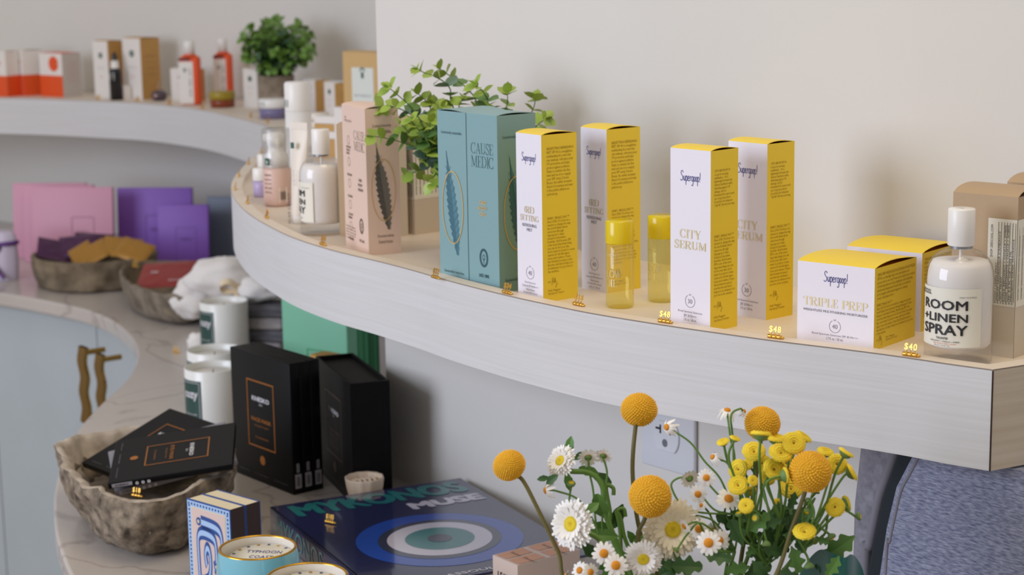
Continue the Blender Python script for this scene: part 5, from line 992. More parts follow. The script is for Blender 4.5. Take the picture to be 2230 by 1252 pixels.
# ------------------------------------------------------------------ door pulls, outlet, chair
pull(179, 754, 930, 3.30, R_(-52)); pull(216, 770, 940, 3.36, R_(-52))
def on_wall(px, py):
    d = _F+_R*((px-PX0)/FPX)-_U*((py-PY0)/FPX); n = Vector((-wd.y, wd.x, 0)); o = Vector((WA.x, WA.y, 0)); return CAM+d*((o-CAM).dot(n)/d.dot(n))
OUT = mat('outlet_white_plastic', '#dfe0e6', .35)
a, b = on_wall(1404, 1009), on_wall(1520, 1038); yo = atan2(wd.y, wd.x); wo = (Vector((b.x, b.y))-Vector((a.x, a.y))).length; zo = (a.z+b.z)/2; c = (a+b)/2; nrm = Vector((wd.y, -wd.x, 0)) if (Vector((wd.y, -wd.x)).dot(Vector((-1, -1))) > 0) else Vector((-wd.y, wd.x, 0))
t = thing('wall_outlet', 'white duplex outlet plate on the wall below the long shelf', 'outlet', Vector((c.x, c.y, zo))+nrm*.0005, yo); ho = wo*1.58
mb = MB(); mb.box(-wo/2, -.0055, 0, wo/2, 0, ho, OUT, .0025); mb.build('cover_plate', t)
SL = mat('slot_dark', '#17171a', .6); rw = wo*.235
for zc_ in (ho*.30, ho*.70):
    mb = MB(); pts = [(rw*cos(q)*1.0, max(-rw*.86, min(rw*.86, rw*sin(q)*1.12))) for q in [2*pi*k/48 for k in range(48)]]
    mb.loft([[(p[0], -.0054, zc_+p[1]) for p in pts], [(p[0], -.0074, zc_+p[1]) for p in pts], [(p[0]*.96, -.0078, zc_+p[1]*.96) for p in pts]], OUT, False, False, True)
    for x0, z0, x1, z1 in ((-rw*.48, .12, -rw*.36, .62), (-rw*.80, .33, -rw*.36, .45), (rw*.30, .15, rw*.42, .55)): mb.box(x0, -.0080, zc_+rw*z0, x1, -.0076, zc_+rw*z1, SL)
    v, f = ring2d(rw*.11, rw*.13, rw*.2, 20); at2d(mb, v, f, mat('ground_hole', '#6f747c', .6), -rw*.06, zc_-rw*.38, Matrix(), .0081); mb.build('socket', t)
# chair
def heather():
    m = mat('heather_grey_upholstery', '#8a90aa', .95, bump=.25, bscale=420, sheen=.25); nt = m.node_tree; bs = nt.nodes['Principled BSDF']; tc = nt.nodes.new('ShaderNodeTexCoord'); mp = nt.nodes.new('ShaderNodeMapping'); mp.inputs['Scale'].default_value = (90, 90, 420); mp.inputs['Rotation'].default_value = (0, .35, 0); n = nt.nodes.new('ShaderNodeTexNoise'); n.inputs['Detail'].default_value = 6; n.inputs['Scale'].default_value = 1.6
    nt.links.new(tc.outputs['Object'], mp.inputs[0]); nt.links.new(mp.outputs[0], n.inputs['Vector']); r = nt.nodes.new('ShaderNodeValToRGB'); r.color_ramp.elements[0].position = .32; r.color_ramp.elements[1].position = .72; r.color_ramp.elements[0].color = lin('#5d6280'); r.color_ramp.elements[1].color = lin('#a3a8bd'); nt.links.new(n.outputs[0], r.inputs[0]); nt.links.new(r.outputs[0], bs.inputs['Base Color']); return m
HG = heather(); HG2 = mat('warm_grey_upholstery', '#92909a', .95, col2='#73717c', vscale=120, bump=.25, bscale=400, sheen=.25); PIPE = mat('grey_piping', '#7f7d86', .9); GAP_SHADE = mat('gap_shade_teal_black', '#20282e', .9)  # last colour: shade between shell and cushion, painted teal-black
ch = thing('upholstered_chair', 'heather grey upholstered chair back below the right end of the shelf', 'chair', (.302, 1.632, ZF), R_(-50)); zc0 = -ZF
def slab(name, xl, xr, y0, y1, zs, m, rnd, label=None):
    mb = MB(); rings = []
    for z, x0 in zs:
        ring = []; cs = ((x0+rnd, y0+rnd, 180), (xr-rnd, y0+rnd, 270), (xr-rnd, y1-rnd, 0), (x0+rnd, y1-rnd, 90))
        for cx, cy, a0 in cs:
            for k in range(6): a_ = radians(a0+18*k); ring.append((cx+rnd*cos(a_), cy+rnd*sin(a_), z+zc0))
        rings.append(ring)
    mb.loft(rings, m, True); return mb.build(name, ch, label)
zl = lambda z0, x0, x1, n=14: [(z0+(-.095-z0)*i/n, x0+(x1-x0)*(i/n)**2.2) for i in range(n+1)]
cxa, cya = Vector((cos(R_(-50)), sin(R_(-50)), 0)), Vector((-sin(R_(-50)), cos(R_(-50)), 0)); c0 = Vector((.302, 1.632, 0))
def on_chair(px, py, Y):
    d = _F+_R*((px-PX0)/FPX)-_U*((py-PY0)/FPX); o = c0+cya*Y; p = CAM+d*((o-CAM).dot(cya)/d.dot(cya)); return (p-c0).dot(cxa), p.z
def edge_of(pxs, Y, zbot, ztop=-.0785):
    E = [on_chair(a, b, Y) for a, b in pxs]; E.sort(key=lambda e: e[1]); out = [(zbot, E[0][0]-.004)]+[(z, x) for x, z in E]
    sl = (out[-1][1]-out[-2][1])/(out[-1][0]-out[-2][0]); out.append((ztop, out[-1][1]+sl*(ztop-out[-1][0]))); res = []
    for i in range(len(out)-1):
        for k in range(5): t_ = k/5; res.append((out[i][0]+(out[i+1][0]-out[i][0])*t_, out[i][1]+(out[i+1][1]-out[i][1])*t_))
    return res+[out[-1]]
CL = [(1968, 1004), (1938, 1062), (1917, 1150), (1902, 1252)]; SHL = [(1862, 990), (1850, 1100), (1846, 1252)]; SHR = [(1943, 1000), (1915, 1080), (1893, 1180), (1880, 1252)]
ce_, se_, sr_ = edge_of(CL, -.022, -.8), edge_of(SHL, .062, -.95), edge_of(SHR, .056, -.9); le_ = edge_of([(a+6, b) for a, b in SHR], .036, -.9)
slab('back_cushion', 0, .62, -.022, .034, ce_, HG, .014)
slab('back_shell', 0, .66, .062, .115, se_, HG2, .012)
slab('gap_shade_sheet', 0, .60, .036, .061, le_, GAP_SHADE, .004, 'dark teal sheet with the shade of the gap painted in')  # added dark sheet behind the gap; the gap's shade is its colour
def pipe(pts, r, nm): mb = MB(); mb.tube(catmull(pts, 6), r, PIPE, 10); mb.build(nm, ch)
pipe([(x, .058, z+zc0) for z, x in sr_[::3]], .0052, 'shell_piping')
pipe([(x+.012, -.0215, z+zc0) for z, x in ce_[::3]], .0016, 'cushion_seam')
slab('seat', .17, .62, -.42, -.03, [(-.92, .17), (-.83, .17), (-.81, .175)], HG, .03)
for x in (.2, .58):
    for y in (-.38, -.06): mb = MB(); mb.tube([(x, y, .0), (x, y, zc0-.91)], [.012, .018], mat('dark_wood_leg', '#3a2b20', .5), 10); mb.build('leg', ch)
# ------------------------------------------------------------------ plants
GL = [mat('leaf_lime', '#9ab34a', .45, sss=.1), mat('leaf_mid_green', '#658a45', .45, sss=.1), mat('leaf_blue_green', '#6f8b78', .45, sss=.1), mat('leaf_deep_green', '#36592f', .45, sss=.1)]; STEMG = mat('plant_stem', '#4f6a34', .6)
def round_leaf(mb, p, d, n, s, m, tip=.15):
    d = d.normalized(); n = (n-d*n.dot(d)); n = n.normalized() if n.length > 1e-6 else d.orthogonal().normalized(); q = d.cross(n); vs = [p]; N = 12
    L = [(0, 0)]
    for k in range(1, N): a = pi*k/N; L.append((s*(1-cos(a))*(1+.0), s*.92*sin(a)))
    rt = []; lf = []
    for x, y in L[1:]: c_ = -.18*s*(x/(2*s))**2; rt.append(p+d*x+q*y+n*(c_+.16*y)); lf.append(p+d*x-q*y+n*(c_+.16*y))
    mid = [p+d*x+n*(-.18*s*(x/(2*s))**2) for x, y in L[1:]]; tp = p+d*(2*s*(1+tip))+n*(-.22*s)
    k = len(mid); vs = [p]+rt+mid+lf+[tp]; fs = [(0, 1+k, 1), (0, 1+2*k, 1+k)]
    for i in range(k-1): fs += [(1+i, 1+k+i, 2+k+i, 2+i), (1+k+i, 1+2*k+i, 2+2*k+i, 2+k+i)]
    fs += [(k, 2*k, 3*k+1), (2*k, 3*k, 3*k+1)]; mb.add(vs, fs, m, True)
def sprig(mb, pts, rng, s0, s1, spacing, mats, stem_r=.0008):
    P = catmull(pts, 8); mb.tube(P, [stem_r*(1.2-.6*i/len(P)) for i in range(len(P))], STEMG, 6); acc = 0; k = 0; tot = sum((P[i+1]-P[i]).length for i in range(len(P)-1)); run = 0
    for i in range(1, len(P)):
        seg = (P[i]-P[i-1]).length; acc += seg; run += seg
        if acc >= spacing or i == len(P)-1:
            acc = 0; t = run/tot; dr = (P[i]-P[i-1]).normalized(); side = dr.cross(Vector((0, 0, 1))); side = side.normalized() if side.length > .05 else dr.orthogonal().normalized(); up = side.cross(dr); a = k*pi/2+rng.uniform(-.3, .3)+.5; k += 1; v = side*cos(a)+up*sin(a)
            m = mats[0] if t > .8 else rng.choice(mats[:3] if t > .45 else mats[1:])
            s = s0+(s1-s0)*t; s *= rng.uniform(.8, 1.15)
            for sg in (-1, 1): round_leaf(mb, P[i], v*sg+dr*rng.uniform(.25, .7), Vector((rng.uniform(-.3, .3), -.5, .8)) if rng.random() < .6 else dr, s, m)
            if i == len(P)-1: round_leaf(mb, P[i], dr, up, s*.8, mats[0])
POT = mat('weathered_concrete_pot', '#9c8b78', .9, col2='#78695a', vscale=50, bump=.35, bscale=120); SOIL = mat('dark_soil', '#2f261f', .95)
def plant_pot(t, R, H):
    mb = MB(); mb.lathe([(0, .0003), (R*.93, .0003), (R*.96, .003), (R, H), (R-.004, H), (R-.005, H*.9)], POT, 44); mb.build('pot', t); mb = MB(); mb.lathe([(R-.0045, H*.92), (0, H*.93)], SOIL, 30); mb.build('soil', t)
rng = random.Random(5); PC = Vector((-.034, 2.055, 0)); DP = depth(PC)
t = thing('potted_eucalyptus', 'green eucalyptus in a stone pot spreading behind the teal cartons', 'plant', PC); plant_pot(t, .046, .098)
PT = [[(985, 400), (940, 335), (885, 314), (850, 303), (813, 297)], [(985, 400), (940, 300), (900, 240), (862, 203), (846, 190)], [(985, 400), (935, 280), (885, 243), (845, 230), (826, 232)], [(990, 400), (990, 240), (978, 192), (950, 168), (928, 160), (910, 150)], [(1000, 400), (1040, 240), (1020, 195), (985, 168), (960, 150)], [(1000, 400), (1062, 240), (1055, 205), (1035, 186)], [(985, 400), (955, 270), (930, 225), (912, 205)], [(985, 400), (950, 352), (918, 368), (896, 379)], [(1010, 400), (1085, 270), (1102, 232), (1104, 202)], [(1020, 400), (1120, 300), (1158, 245), (1166, 215)], [(1030, 400), (1140, 300), (1174, 270), (1189, 259)], [(990, 400), (975, 280), (955, 240), (935, 222)], [(985, 400), (935, 330), (915, 290), (895, 262)], [(985, 400), (960, 310), (952, 270), (965, 232)], [(985, 400), (925, 320), (900, 300), (872, 268)], [(985, 400), (965, 330), (940, 318), (925, 345)], [(990, 400), (1005, 270), (1000, 235), (1010, 215)], [(985, 400), (945, 320), (930, 300), (940, 265)], [(990, 400), (975, 300), (925, 275), (905, 290)], [(985, 400), (950, 340), (930, 345), (945, 310)], [(990, 420), (965, 370), (945, 385), (940, 400)], [(990, 400), (1030, 280), (1040, 250), (1062, 232)]]
mb = MB()
for i, pts in enumerate(PT):
    off = rng.uniform(-.05, .05)
    W3_ = [at_d(px+rng.uniform(-2, 2), py, DP+off*(j/len(pts))) for j, (px, py) in enumerate(pts)]; W3_[0] = PC+Vector((rng.uniform(-.02, .02), rng.uniform(-.02, .02), .095))
    sprig(mb, [w_-PC for w_ in W3_], rng, .0094, .0066, .0105, GL)
mb.build('foliage', t)
PC2 = at(600, 243, 0); PC2.z = 0; PC2 += Vector((0, .036, 0)); D2 = depth(PC2)
t = thing('potted_shrub', 'bushy dark green plant in a concrete pot on the far shelf', 'plant', PC2); plant_pot(t, .039, .076); mb = MB(); rng = random.Random(9)
DG2 = [mat('far_leaf_light', '#6f9440', .5), mat('far_leaf_mid', '#4b7434', .5), mat('far_leaf_blue', '#4a6a4c', .5), mat('far_leaf_dark', '#284a24', .5)]
for i in range(80):
    a = rng.uniform(0, 2*pi); r = sqrt(rng.random()); tx, ty = 604+82*r*cos(a), 98-60*r*sin(a)
    e = at_d(tx, ty, D2+rng.uniform(-.06, .06)); s_ = PC2+Vector((rng.uniform(-.02, .02), rng.uniform(-.02, .02), .07)); m_ = s_.lerp(e, .5)+Vector((rng.uniform(-.012, .012), 0, .012)); sprig(mb, [s_-PC2, m_-PC2, e-PC2], rng, .0100, .0078, .011, DG2)
mb.build('foliage', t)
# ------------------------------------------------------------------ the bouquet
DB = 1.43; VC = at_d(1560, 1440, DB); VR = .042
t = thing('flower_vase', 'round vase below the bouquet, at the front end of the counter', 'vase', (VC.x, VC.y, ZC)); mb = MB(); hv = VC.z-ZC
mb.lathe([(0, .0003), (VR*.8, .0003), (VR*1.1, hv*.3), (VR*1.15, hv*.5), (VR*.9, hv*.85), (VR, hv), (VR-.002, hv), (VR*.86, hv*.84), (VR*1.1, hv*.5), (0, .004)], CUPI, 48); mb.build('vase_body', t)
CRA = mat('craspedia_gold', '#eab91f', .7, col2='#cf9a10', vscale=300); CRB = mat('craspedia_floret', '#f2c028', .6, col2='#e8a516', vscale=200); SBR = mat('olive_brown_stem', '#6b6434', .6); SGR = mat('fresh_green_stem', '#5d8434', .5); CAL = mat('green_calyx', '#6b8a4a', .6)
BUT = mat('button_yellow', '#fbe038', .6, var=.06, vscale=300); BUTC = mat('button_centre', '#e8c41c', .7); PET = mat('white_petal', '#f6f3ee', .5, sss=.15); DOM = mat('chamomile_centre', '#e39a1c', .7, col2='#d08010', vscale=500); ASTC = mat('aster_centre', '#e8cf2c', .7); CRP = mat('cream_petal', '#f8edd4', .5, sss=.15); LFG = mat('bouquet_leaf', '#58853a', .5, sss=.05); LFD = mat('bouquet_leaf_dark', '#385f2a', .5)
def mesh_of(fn):
    mb = MB(); fn(mb); return mb
def craspedia(mb, R):
    mb.ball((0, 0, 0), R*.93, CRA, 24, 16); n = 620; rg = random.Random(3)
    for i in range(n):
        z = 1-2*(i+.5)/n; a = i*2.39996; r = sqrt(1-z*z); d = Vector((r*cos(a), r*sin(a), z)); s = R*.062*rg.uniform(.75, 1.15); u = d.orthogonal().normalized(); v = d.cross(u); c = d*R*.93
        ring = [c+(u*cos(2*pi*k/6)+v*sin(2*pi*k/6))*s for k in range(6)]; r2 = [c+d*s*.9+(u*cos(2*pi*k/6)+v*sin(2*pi*k/6))*s*.6 for k in range(6)]
        mb.add(ring+r2+[c+d*s*1.15], [(k, (k+1) % 6, 6+(k+1) % 6, 6+k) for k in range(6)]+[(6+k, 6+(k+1) % 6, 12) for k in range(6)], CRB, True)
def button(mb, R, seed=0):
    rg = random.Random(seed); mb.lathe([(0, -R*.55), (R*.3, -R*.5), (R*.62, -R*.28), (R*.8, -R*.02)], CAL, 20)
    mb.lathe([(R*.78, 0), (R*.96, R*.1), (R*.9, R*.26), (R*.6, R*.33), (R*.3, R*.22), (R*.1, R*.08), (0, R*.05)], BUT, 28)
    for row, (rr, zz, nn) in enumerate(((.93, .12, 44), (.86, .25, 40), (.68, .32, 32), (.48, .30, 24), (.3, .22, 14))):
        for k in range(nn):
            a = 2*pi*(k+.5*(row % 2))/nn; rj = rr*rg.uniform(.96, 1.06); d = Vector((cos(a), sin(a), .5+.4*row)).normalized(); c = Vector((R*rj*cos(a), R*rj*sin(a), R*zz)); s = R*.085; u = d.orthogonal().normalized(); v = d.cross(u)
            mb.add([c+u*s, c+v*s, c-u*s, c-v*s, c+d*s*1.5], [(0, 1, 4), (1, 2, 4), (2, 3, 4), (3, 0, 4)], BUT, True)
    mb.lathe([(R*.14, R*.1), (0, R*.07)], mat('button_eye', '#a77c10', .8), 10)
def petal(mb, a, r0, r1, wd_, z0, z1, m, droop=0., n=5, notch=True):
    d = Vector((cos(a), sin(a), 0)); q = Vector((-sin(a), cos(a), 0)); L_ = []; Rr_ = []
    for i in range(n+1):
        t_ = i/n; w_ = wd_*(.45+.55*sin(pi*min(1, t_*.72+.12)))*(1 if t_ < .93 else .62); z = z0+(z1-z0)*t_-droop*t_*t_; p = d*(r0+(r1-r0)*t_)+Vector((0, 0, z)); L_.append(p-q*w_); Rr_.append(p+q*w_)
    mb.strip(L_, Rr_, m); 
def daisy(mb, R, droop=.1, seed=0, n=14):
    rg = random.Random(seed)
    for k in range(n): petal(mb, 2*pi*(k+rg.uniform(-.18, .18))/n, R*.3, R*rg.uniform(.92, 1.05), R*.165, 0, R*rg.uniform(-.05, .08), PET, R*droop*rg.uniform(.6, 1.4))
    mb.lathe([(R*.36, -R*.05), (R*.38, R*.04), (R*.31, R*.15), (R*.17, R*.215), (0, R*.22)], DOM, 24); mb.lathe([(R*.05, -R*.2), (R*.3, -R*.14), (R*.36, -R*.03)], CAL, 18)
    for k in range(60): a = k*2.4; rr = R*.36*sqrt((k+.5)/60); z = R*(.22-.15*(rr/(R*.36))**2.2); s = R*.03; mb.add([(rr*cos(a)+s, rr*sin(a), z), (rr*cos(a), rr*sin(a)+s, z), (rr*cos(a)-s, rr*sin(a), z), (rr*cos(a), rr*sin(a)-s, z), (rr*cos(a), rr*sin(a), z+s*1.3)], [(0, 1, 4), (1, 2, 4), (2, 3, 4), (3, 0, 4)], DOM, True)
def aster(mb, R, m=None, seed=0, cen=.3):
    m = m or PET; rg = random.Random(seed)
    for row, (n, r1, z1, dr) in enumerate(((34, 1.0, .02, .06), (30, .93, .12, .03), (26, .8, .2, .0), (20, .66, .26, 0))):
        for k in range(n): petal(mb, 2*pi*(k+rg.uniform(-.3, .3))/n, R*cen*.8, R*r1*rg.uniform(.9, 1.06), R*.085, R*.03*row, R*(z1+rg.uniform(-.03, .05)), m, R*dr)
    mb.lathe([(R*cen*1.1, R*.05), (R*cen, R*.13), (R*cen*.6, R*.16), (0, R*.12)], ASTC, 24)
    for k in range(90): a = k*2.4; rr = R*cen*sqrt((k+.5)/90); z = R*.14; s = R*.022; mb.add([(rr*cos(a)+s, rr*sin(a), z), (rr*cos(a), rr*sin(a)+s, z), (rr*cos(a)-s, rr*sin(a), z), (rr*cos(a), rr*sin(a)-s, z), (rr*cos(a), rr*sin(a), z+s*2)], [(0, 1, 4), (1, 2, 4), (2, 3, 4), (3, 0, 4)], ASTC, True)
    mb.lathe([(R*.06, -R*.22), (R*.3, -R*.16), (R*.42, -R*.02)], CAL, 18)
    for k in range(12): petal(mb, 2*pi*k/12, R*.2, R*rg.uniform(.6, .85), R*.1, -R*.1, -R*rg.uniform(.05, .3), LFG, R*.05)
def budm(mb, R): mb.lathe([(R*.15, -R*.9), (R*.7, -R*.5), (R, 0), (R*.85, R*.3), (R*.6, R*.36)], CAL, 18); mb.lathe([(R*.62, R*.34), (R*.4, R*.3), (0, R*.2)], BUTC, 16)
def lobed_leaf(mb, p, d, nrm, L_, m, lobes=3, amp=.42):
    d = d.normalized(); nrm = (nrm-d*nrm.dot(d)).normalized(); q = d.cross(nrm); A = []; B_ = []; Md = []; n = 16
    for i in range(n+1):
        t_ = i/n; w_ = L_*.26*sin(pi*min(1, t_*.93+.05))**.8*(1+amp*sin(t_*lobes*2*pi)); c_ = p+d*L_*t_+nrm*(-.25*L_*t_*t_); Md.append(c_); A.append(c_+q*w_+nrm*w_*.25); B_.append(c_-q*w_+nrm*w_*.25)
    mb.strip(A, Md, m); mb.strip(Md, B_, m)
HM_ = {}
def head_mesh(key, fn):
    if key not in HM_:
        mb = mesh_of(fn); res = []; cen = [i for i, m in enumerate(mb.ms) if m in (DOM, ASTC)]
        for want in (False, True):
            fi = [i for i in range(len(mb.f)) if (mb.mi[i] in cen) == want]
            if not fi: res.append(None); continue
            used = sorted({v for i in fi for v in mb.f[i]}); re = {v: k for k, v in enumerate(used)}; n = MB(); n.ms = mb.ms; n.v = [mb.v[v] for v in used]; n.f = [[re[v] for v in mb.f[i]] for i in fi]; n.mi = [mb.mi[i] for i in fi]; n.sm = [mb.sm[i] for i in fi]
            o = n.build('flower_head'); res.append(o.data); bpy.data.objects.remove(o)
        HM_[key] = res
    return HM_[key]
def face(v): return Vector((v[0]*1.0, -v[2], v[1])).normalized()     # (right, up, towards viewer)
def spray(name, label, cat, group, heads, stem_m, rstem, main=None, seed=0, leaves=(), hub=None):
    """heads: (px, py, size px, facing, kind, [bend px]); one stem per head meeting a main stem that runs down into the vase"""
    rg = random.Random(seed); root = VC+Vector((rg.uniform(-.025, .025), rg.uniform(-.022, .022), -.02)); t = thing(name, label, cat, root, 0, group)
    hubp = at_d(hub[0], hub[1], DB+(hub[2] if len(hub) > 2 else 0)) if hub else None
    if hubp is not None:
        mb = MB(); mid = root.lerp(hubp, .5)+Vector((rg.uniform(-.008, .008), 0, 0)); mb.tube([q-root for q in catmull([root, mid, hubp], 8)], rstem, stem_m, 8); mb.build('main_stem', t)
    for i, hd in enumerate(heads):
        px, py, sz, fc, kind = hd[:5]; dz = hd[5] if len(hd) > 5 else rg.uniform(-.025, .025); bend = hd[6] if len(hd) > 6 else None; c = at_d(px, py, DB+dz); R = sz/2*(DB+dz)/FPX*(1.1 if kind == 'but' else 1); n = face(fc)
        key = {'cra': 'cra', 'but': 'but%d' % (i % 3), 'dai': 'dai%d' % (i % 3), 'ast': 'ast', 'cre': 'cre', 'bud': 'bud', 'dro': 'dro'}[kind]
        fn = {'cra': lambda m: craspedia(m, 1), 'but': lambda m: button(m, 1, i), 'dai': lambda m: daisy(m, 1, .12, i), 'dro': lambda m: daisy(m, 1, .9, 4, 11), 'ast': lambda m: aster(m, 1, None, 2), 'cre': lambda m: aster(m, 1, CRP, 5, .26), 'bud': lambda m: budm(m, 1)}[kind]
        hm = head_mesh(key, fn); o = bpy.data.objects.new('flower_head' if kind != 'bud' else 'bud', hm[0]); C.objects.link(o)
        if hm[1]: oc = bpy.data.objects.new('flower_centre', hm[1]); C.objects.link(oc); oc.parent = o; oc['label'] = 'yellow flower centre'
        o.parent = t; o.location = c-root; o.scale = (R, R, R*(.88 if kind == 'cra' else 1)); o.rotation_mode = 'QUATERNION'; o.rotation_quaternion = n.to_track_quat('Z', 'Y')
        st = c-n*R*(.85 if kind == 'cra' else .3 if kind != 'bud' else .8); tgt = hubp if hubp is not None else root
        if bend is not None: mids = [at_d(b[0], b[1], DB+dz*.7) for b in bend]
        else: mids = [st-n*.012-Vector((0, 0, .004)), st.lerp(tgt, .55)+Vector((rg.uniform(-.004, .004), 0, -.004))]
        rs = rstem if kind in ('cra', 'ast', 'cre') else rstem*.62; mb = MB(); P = catmull([st]+mids+[tgt], 7); mb.tube([q-root for q in P], rs, stem_m, 8); mb.build('stem', t)
    if leaves:
        mb = MB()
        for (px, py, dx, dy, Lpx, dk_) in leaves: dep = DB+rg.uniform(-.02, .03); lobed_leaf(mb, at_d(px, py, dep)-root, Vector((dx, rg.uniform(-.3, .3), -dy)), Vector((rg.uniform(-.4, .4), -1, .5)), Lpx*DB/FPX, LFD if dk_ else LFG, rg.choice((2, 3, 3)), .35 if name == 'foliage_stem' else .07)
        mb.build('leaves', t)
    return t
CG = 'golden globe flowers in the bouquet'
for hd, l, bend in (((1109, 1013, 74, (-.45, .85, .3), 'cra', -.01), 'golden globe flower leaning far left over the blue book', [(1140, 1048), (1172, 1110), (1215, 1200), (1260, 1300)]), ((1392, 892, 82, (.0, .95, .25), 'cra', .02), 'highest golden globe flower, against the shelf front by the outlet', [(1384, 930), (1378, 1040), (1400, 1180), (1470, 1330)]), ((1416, 1081, 96, (.1, .6, .8), 'cra', -.03), 'big golden globe flower right above the cream aster', [(1404, 1130), (1390, 1180), (1440, 1300)]), ((1660, 922, 80, (-.05, .8, .6), 'cra', .03), 'golden globe flower topping the yellow button cluster', [(1655, 970), (1640, 1080), (1610, 1250)]), ((1765, 1027, 95, (.1, .7, .75), 'cra', -.03), 'golden globe flower in the right half of the button cluster', [(1752, 1075), (1725, 1150), (1690, 1252), (1630, 1350)])):
    spray('globe_flower', l, 'flower', CG, [hd+(bend,)], SBR, .0017, seed=int(hd[0]))
BG = 'yellow button flower sprays'
spray('button_flower_spray', 'dense yellow button flower spray under the topmost right globe flower', 'flower', BG, [(1642, 985, 46, (-.1, .75, .6), 'but'), (1609, 1023, 42, (-.55, .45, .7), 'but'), (1630, 1012, 30, (-.5, .7, .4), 'but', .02), (1608, 1058, 42, (-.2, .65, .7), 'but'), (1634, 1068, 24, (.3, -.3, .8), 'but', .01), (1575, 964, 26, (-.3, .9, .2), 'but'), (1600, 956, 22, (.3, .9, .1), 'but'), (1639, 1047, 23, (.3, .5, .8), 'but', -.03), (1625, 1102, 32, (-.3, .5, .8), 'but', -.03), (1657, 948, 42, (.1, .95, -.25), 'but', -.03), (1690, 957, 40, (.1, .98, .1), 'but')], SGR, .0016, seed=1, hub=(1640, 1180))
spray('button_flower_spray', 'yellow button flower spray between the two right globe flowers', 'flower', BG, [(1700, 988, 47, (.05, .8, .55), 'but'), (1685, 1023, 46, (.2, .6, .75), 'but', -.02), (1728, 966, 47, (.1, .6, .8), 'but', -.02), (1748, 953, 36, (.5, .8, .1), 'but', .02), (1722, 1066, 48, (0, .7, .6), 'but', .01), (1708, 1036, 34, (.95, .1, -.2), 'but', -.03), (1670, 1040, 34, (.2, .5, .7), 'but', .04), (1712, 1010, 40, (.1, .5, .8), 'but', .04), (1660, 1010, 38, (0, .5, .8), 'but', .05)], SGR, .0016, seed=2, hub=(1690, 1180))
spray('button_flower_spray', 'yellow button flower spray reaching far right in front of the chair', 'flower', BG, [(1822, 1011, 42, (.1, .35, .95), 'but'), (1797, 986, 34, (.2, .95, .2), 'but', .02), (1841, 988, 34, (.55, .8, -.1), 'but'), (1853, 1030, 36, (.85, .5, .1), 'but', .0, [(1835, 1040), (1790, 1110)]), (1818, 1104, 40, (0, .2, 1), 'but'), (1840, 1098, 34, (.9, .1, -.3), 'but', .01), (1871, 1124, 20, (.9, .15, .3), 'bud', 0, [(1850, 1116), (1832, 1110)]), (1752, 1160, 46, (-.1, .8, .4), 'but', -.03, [(1768, 1140), (1772, 1110), (1755, 1090)]), (1811, 1170, 22, (.5, -.6, .5), 'bud', 0, [(1795, 1155), (1755, 1130)]), (1772, 1150, 30, (.8, .2, .5), 'but', .02), (1762, 1234, 24, (.1, -.9, .3), 'bud', -.02, [(1757, 1210), (1735, 1172)]), (1774, 1178, 18, (.2, -.3, .9), 'bud')], SGR, .0016, seed=3, hub=(1740, 1200))
spray('button_flower_spray', 'button flower spray with nodding green buds over the dark leaves', 'flower', BG, [(1669, 1186, 22, (0, -.95, .3), 'bud', -.02, [(1666, 1165), (1660, 1130), (1645, 1114), (1632, 1118)]), (1645, 1128, 20, (-.6, .3, .7), 'bud', -.02), (1609, 1119, 18, (-.2, .9, .2), 'bud'), (1757, 1113, 20, (-.4, -.6, .5), 'bud', -.02), (1693, 1097, 22, (.3, .6, .6), 'but', .02), (1780, 1070, 14, (.7, .7, .2), 'bud')], SGR, .0014, seed=4, hub=(1670, 1230))
DG = 'chamomile sprays in the bouquet'
spray('chamomile_spray', 'chamomile spray seen from behind, above the left white aster', 'flower', DG, [(1281, 996, 46, (.0, .35, -.9), 'dai', .0, [(1284, 1030), (1292, 1070), (1300, 1150)]), (1314, 992, 44, (.2, .5, -.8), 'dai', 0, [(1322, 1030), (1316, 1080), (1312, 1150)]), (1188, 1068, 40, (-.95, -.1, .1), 'dro', 0, [(1215, 1070), (1262, 1090), (1300, 1150)]), (1244, 1053, 20, (0, .9, .3), 'bud', 0, [(1240, 1085), (1238, 1130), (1280, 1200)])], SGR, .0013, seed=11, hub=(1330, 1230))
spray('chamomile_spray', 'two white chamomiles facing forward below the left white aster', 'flower', DG, [(1315, 1205, 52, (-.1, .25, .95), 'dai', -.04), (1341, 1231, 54, (.0, .3, .95), 'dai', -.045), (1262, 1242, 42, (-.6, .4, .7), 'dai', -.03), (1286, 1246, 40, (.4, .3, .85), 'dai', -.035), (1232, 1252, 30, (-.7, .3, -.2), 'dai', -.02)], SGR, .0013, seed=12, hub=(1400, 1330))
spray('chamomile_spray', 'chamomile spray with small heads reaching towards the outlet', 'flower', DG, [(1452, 930, 40, (-.75, .2, .6), 'dro', .0, [(1470, 940), (1505, 965), (1535, 1005), (1570, 1045)]), (1584, 893, 40, (.1, .95, .25), 'dro', .02, [(1587, 925), (1592, 960), (1600, 1000)]), (1621, 895, 26, (.8, .45, .3), 'dro', .02, [(1612, 890), (1592, 905), (1596, 960)]), (1552, 995, 34, (-.7, .5, .4), 'dro', 0, [(1565, 1000), (1590, 1020)]), (1538, 1040, 40, (-.1, .2, .95), 'dai', -.02), (1502, 1042, 44, (-.3, .2, -.8), 'dai', 0, [(1480, 1040), (1462, 1060), (1500, 1110)]), (1520, 1076, 40, (-.3, .1, .9), 'dai', 0)], SGR, .0013, seed=13, hub=(1600, 1120))
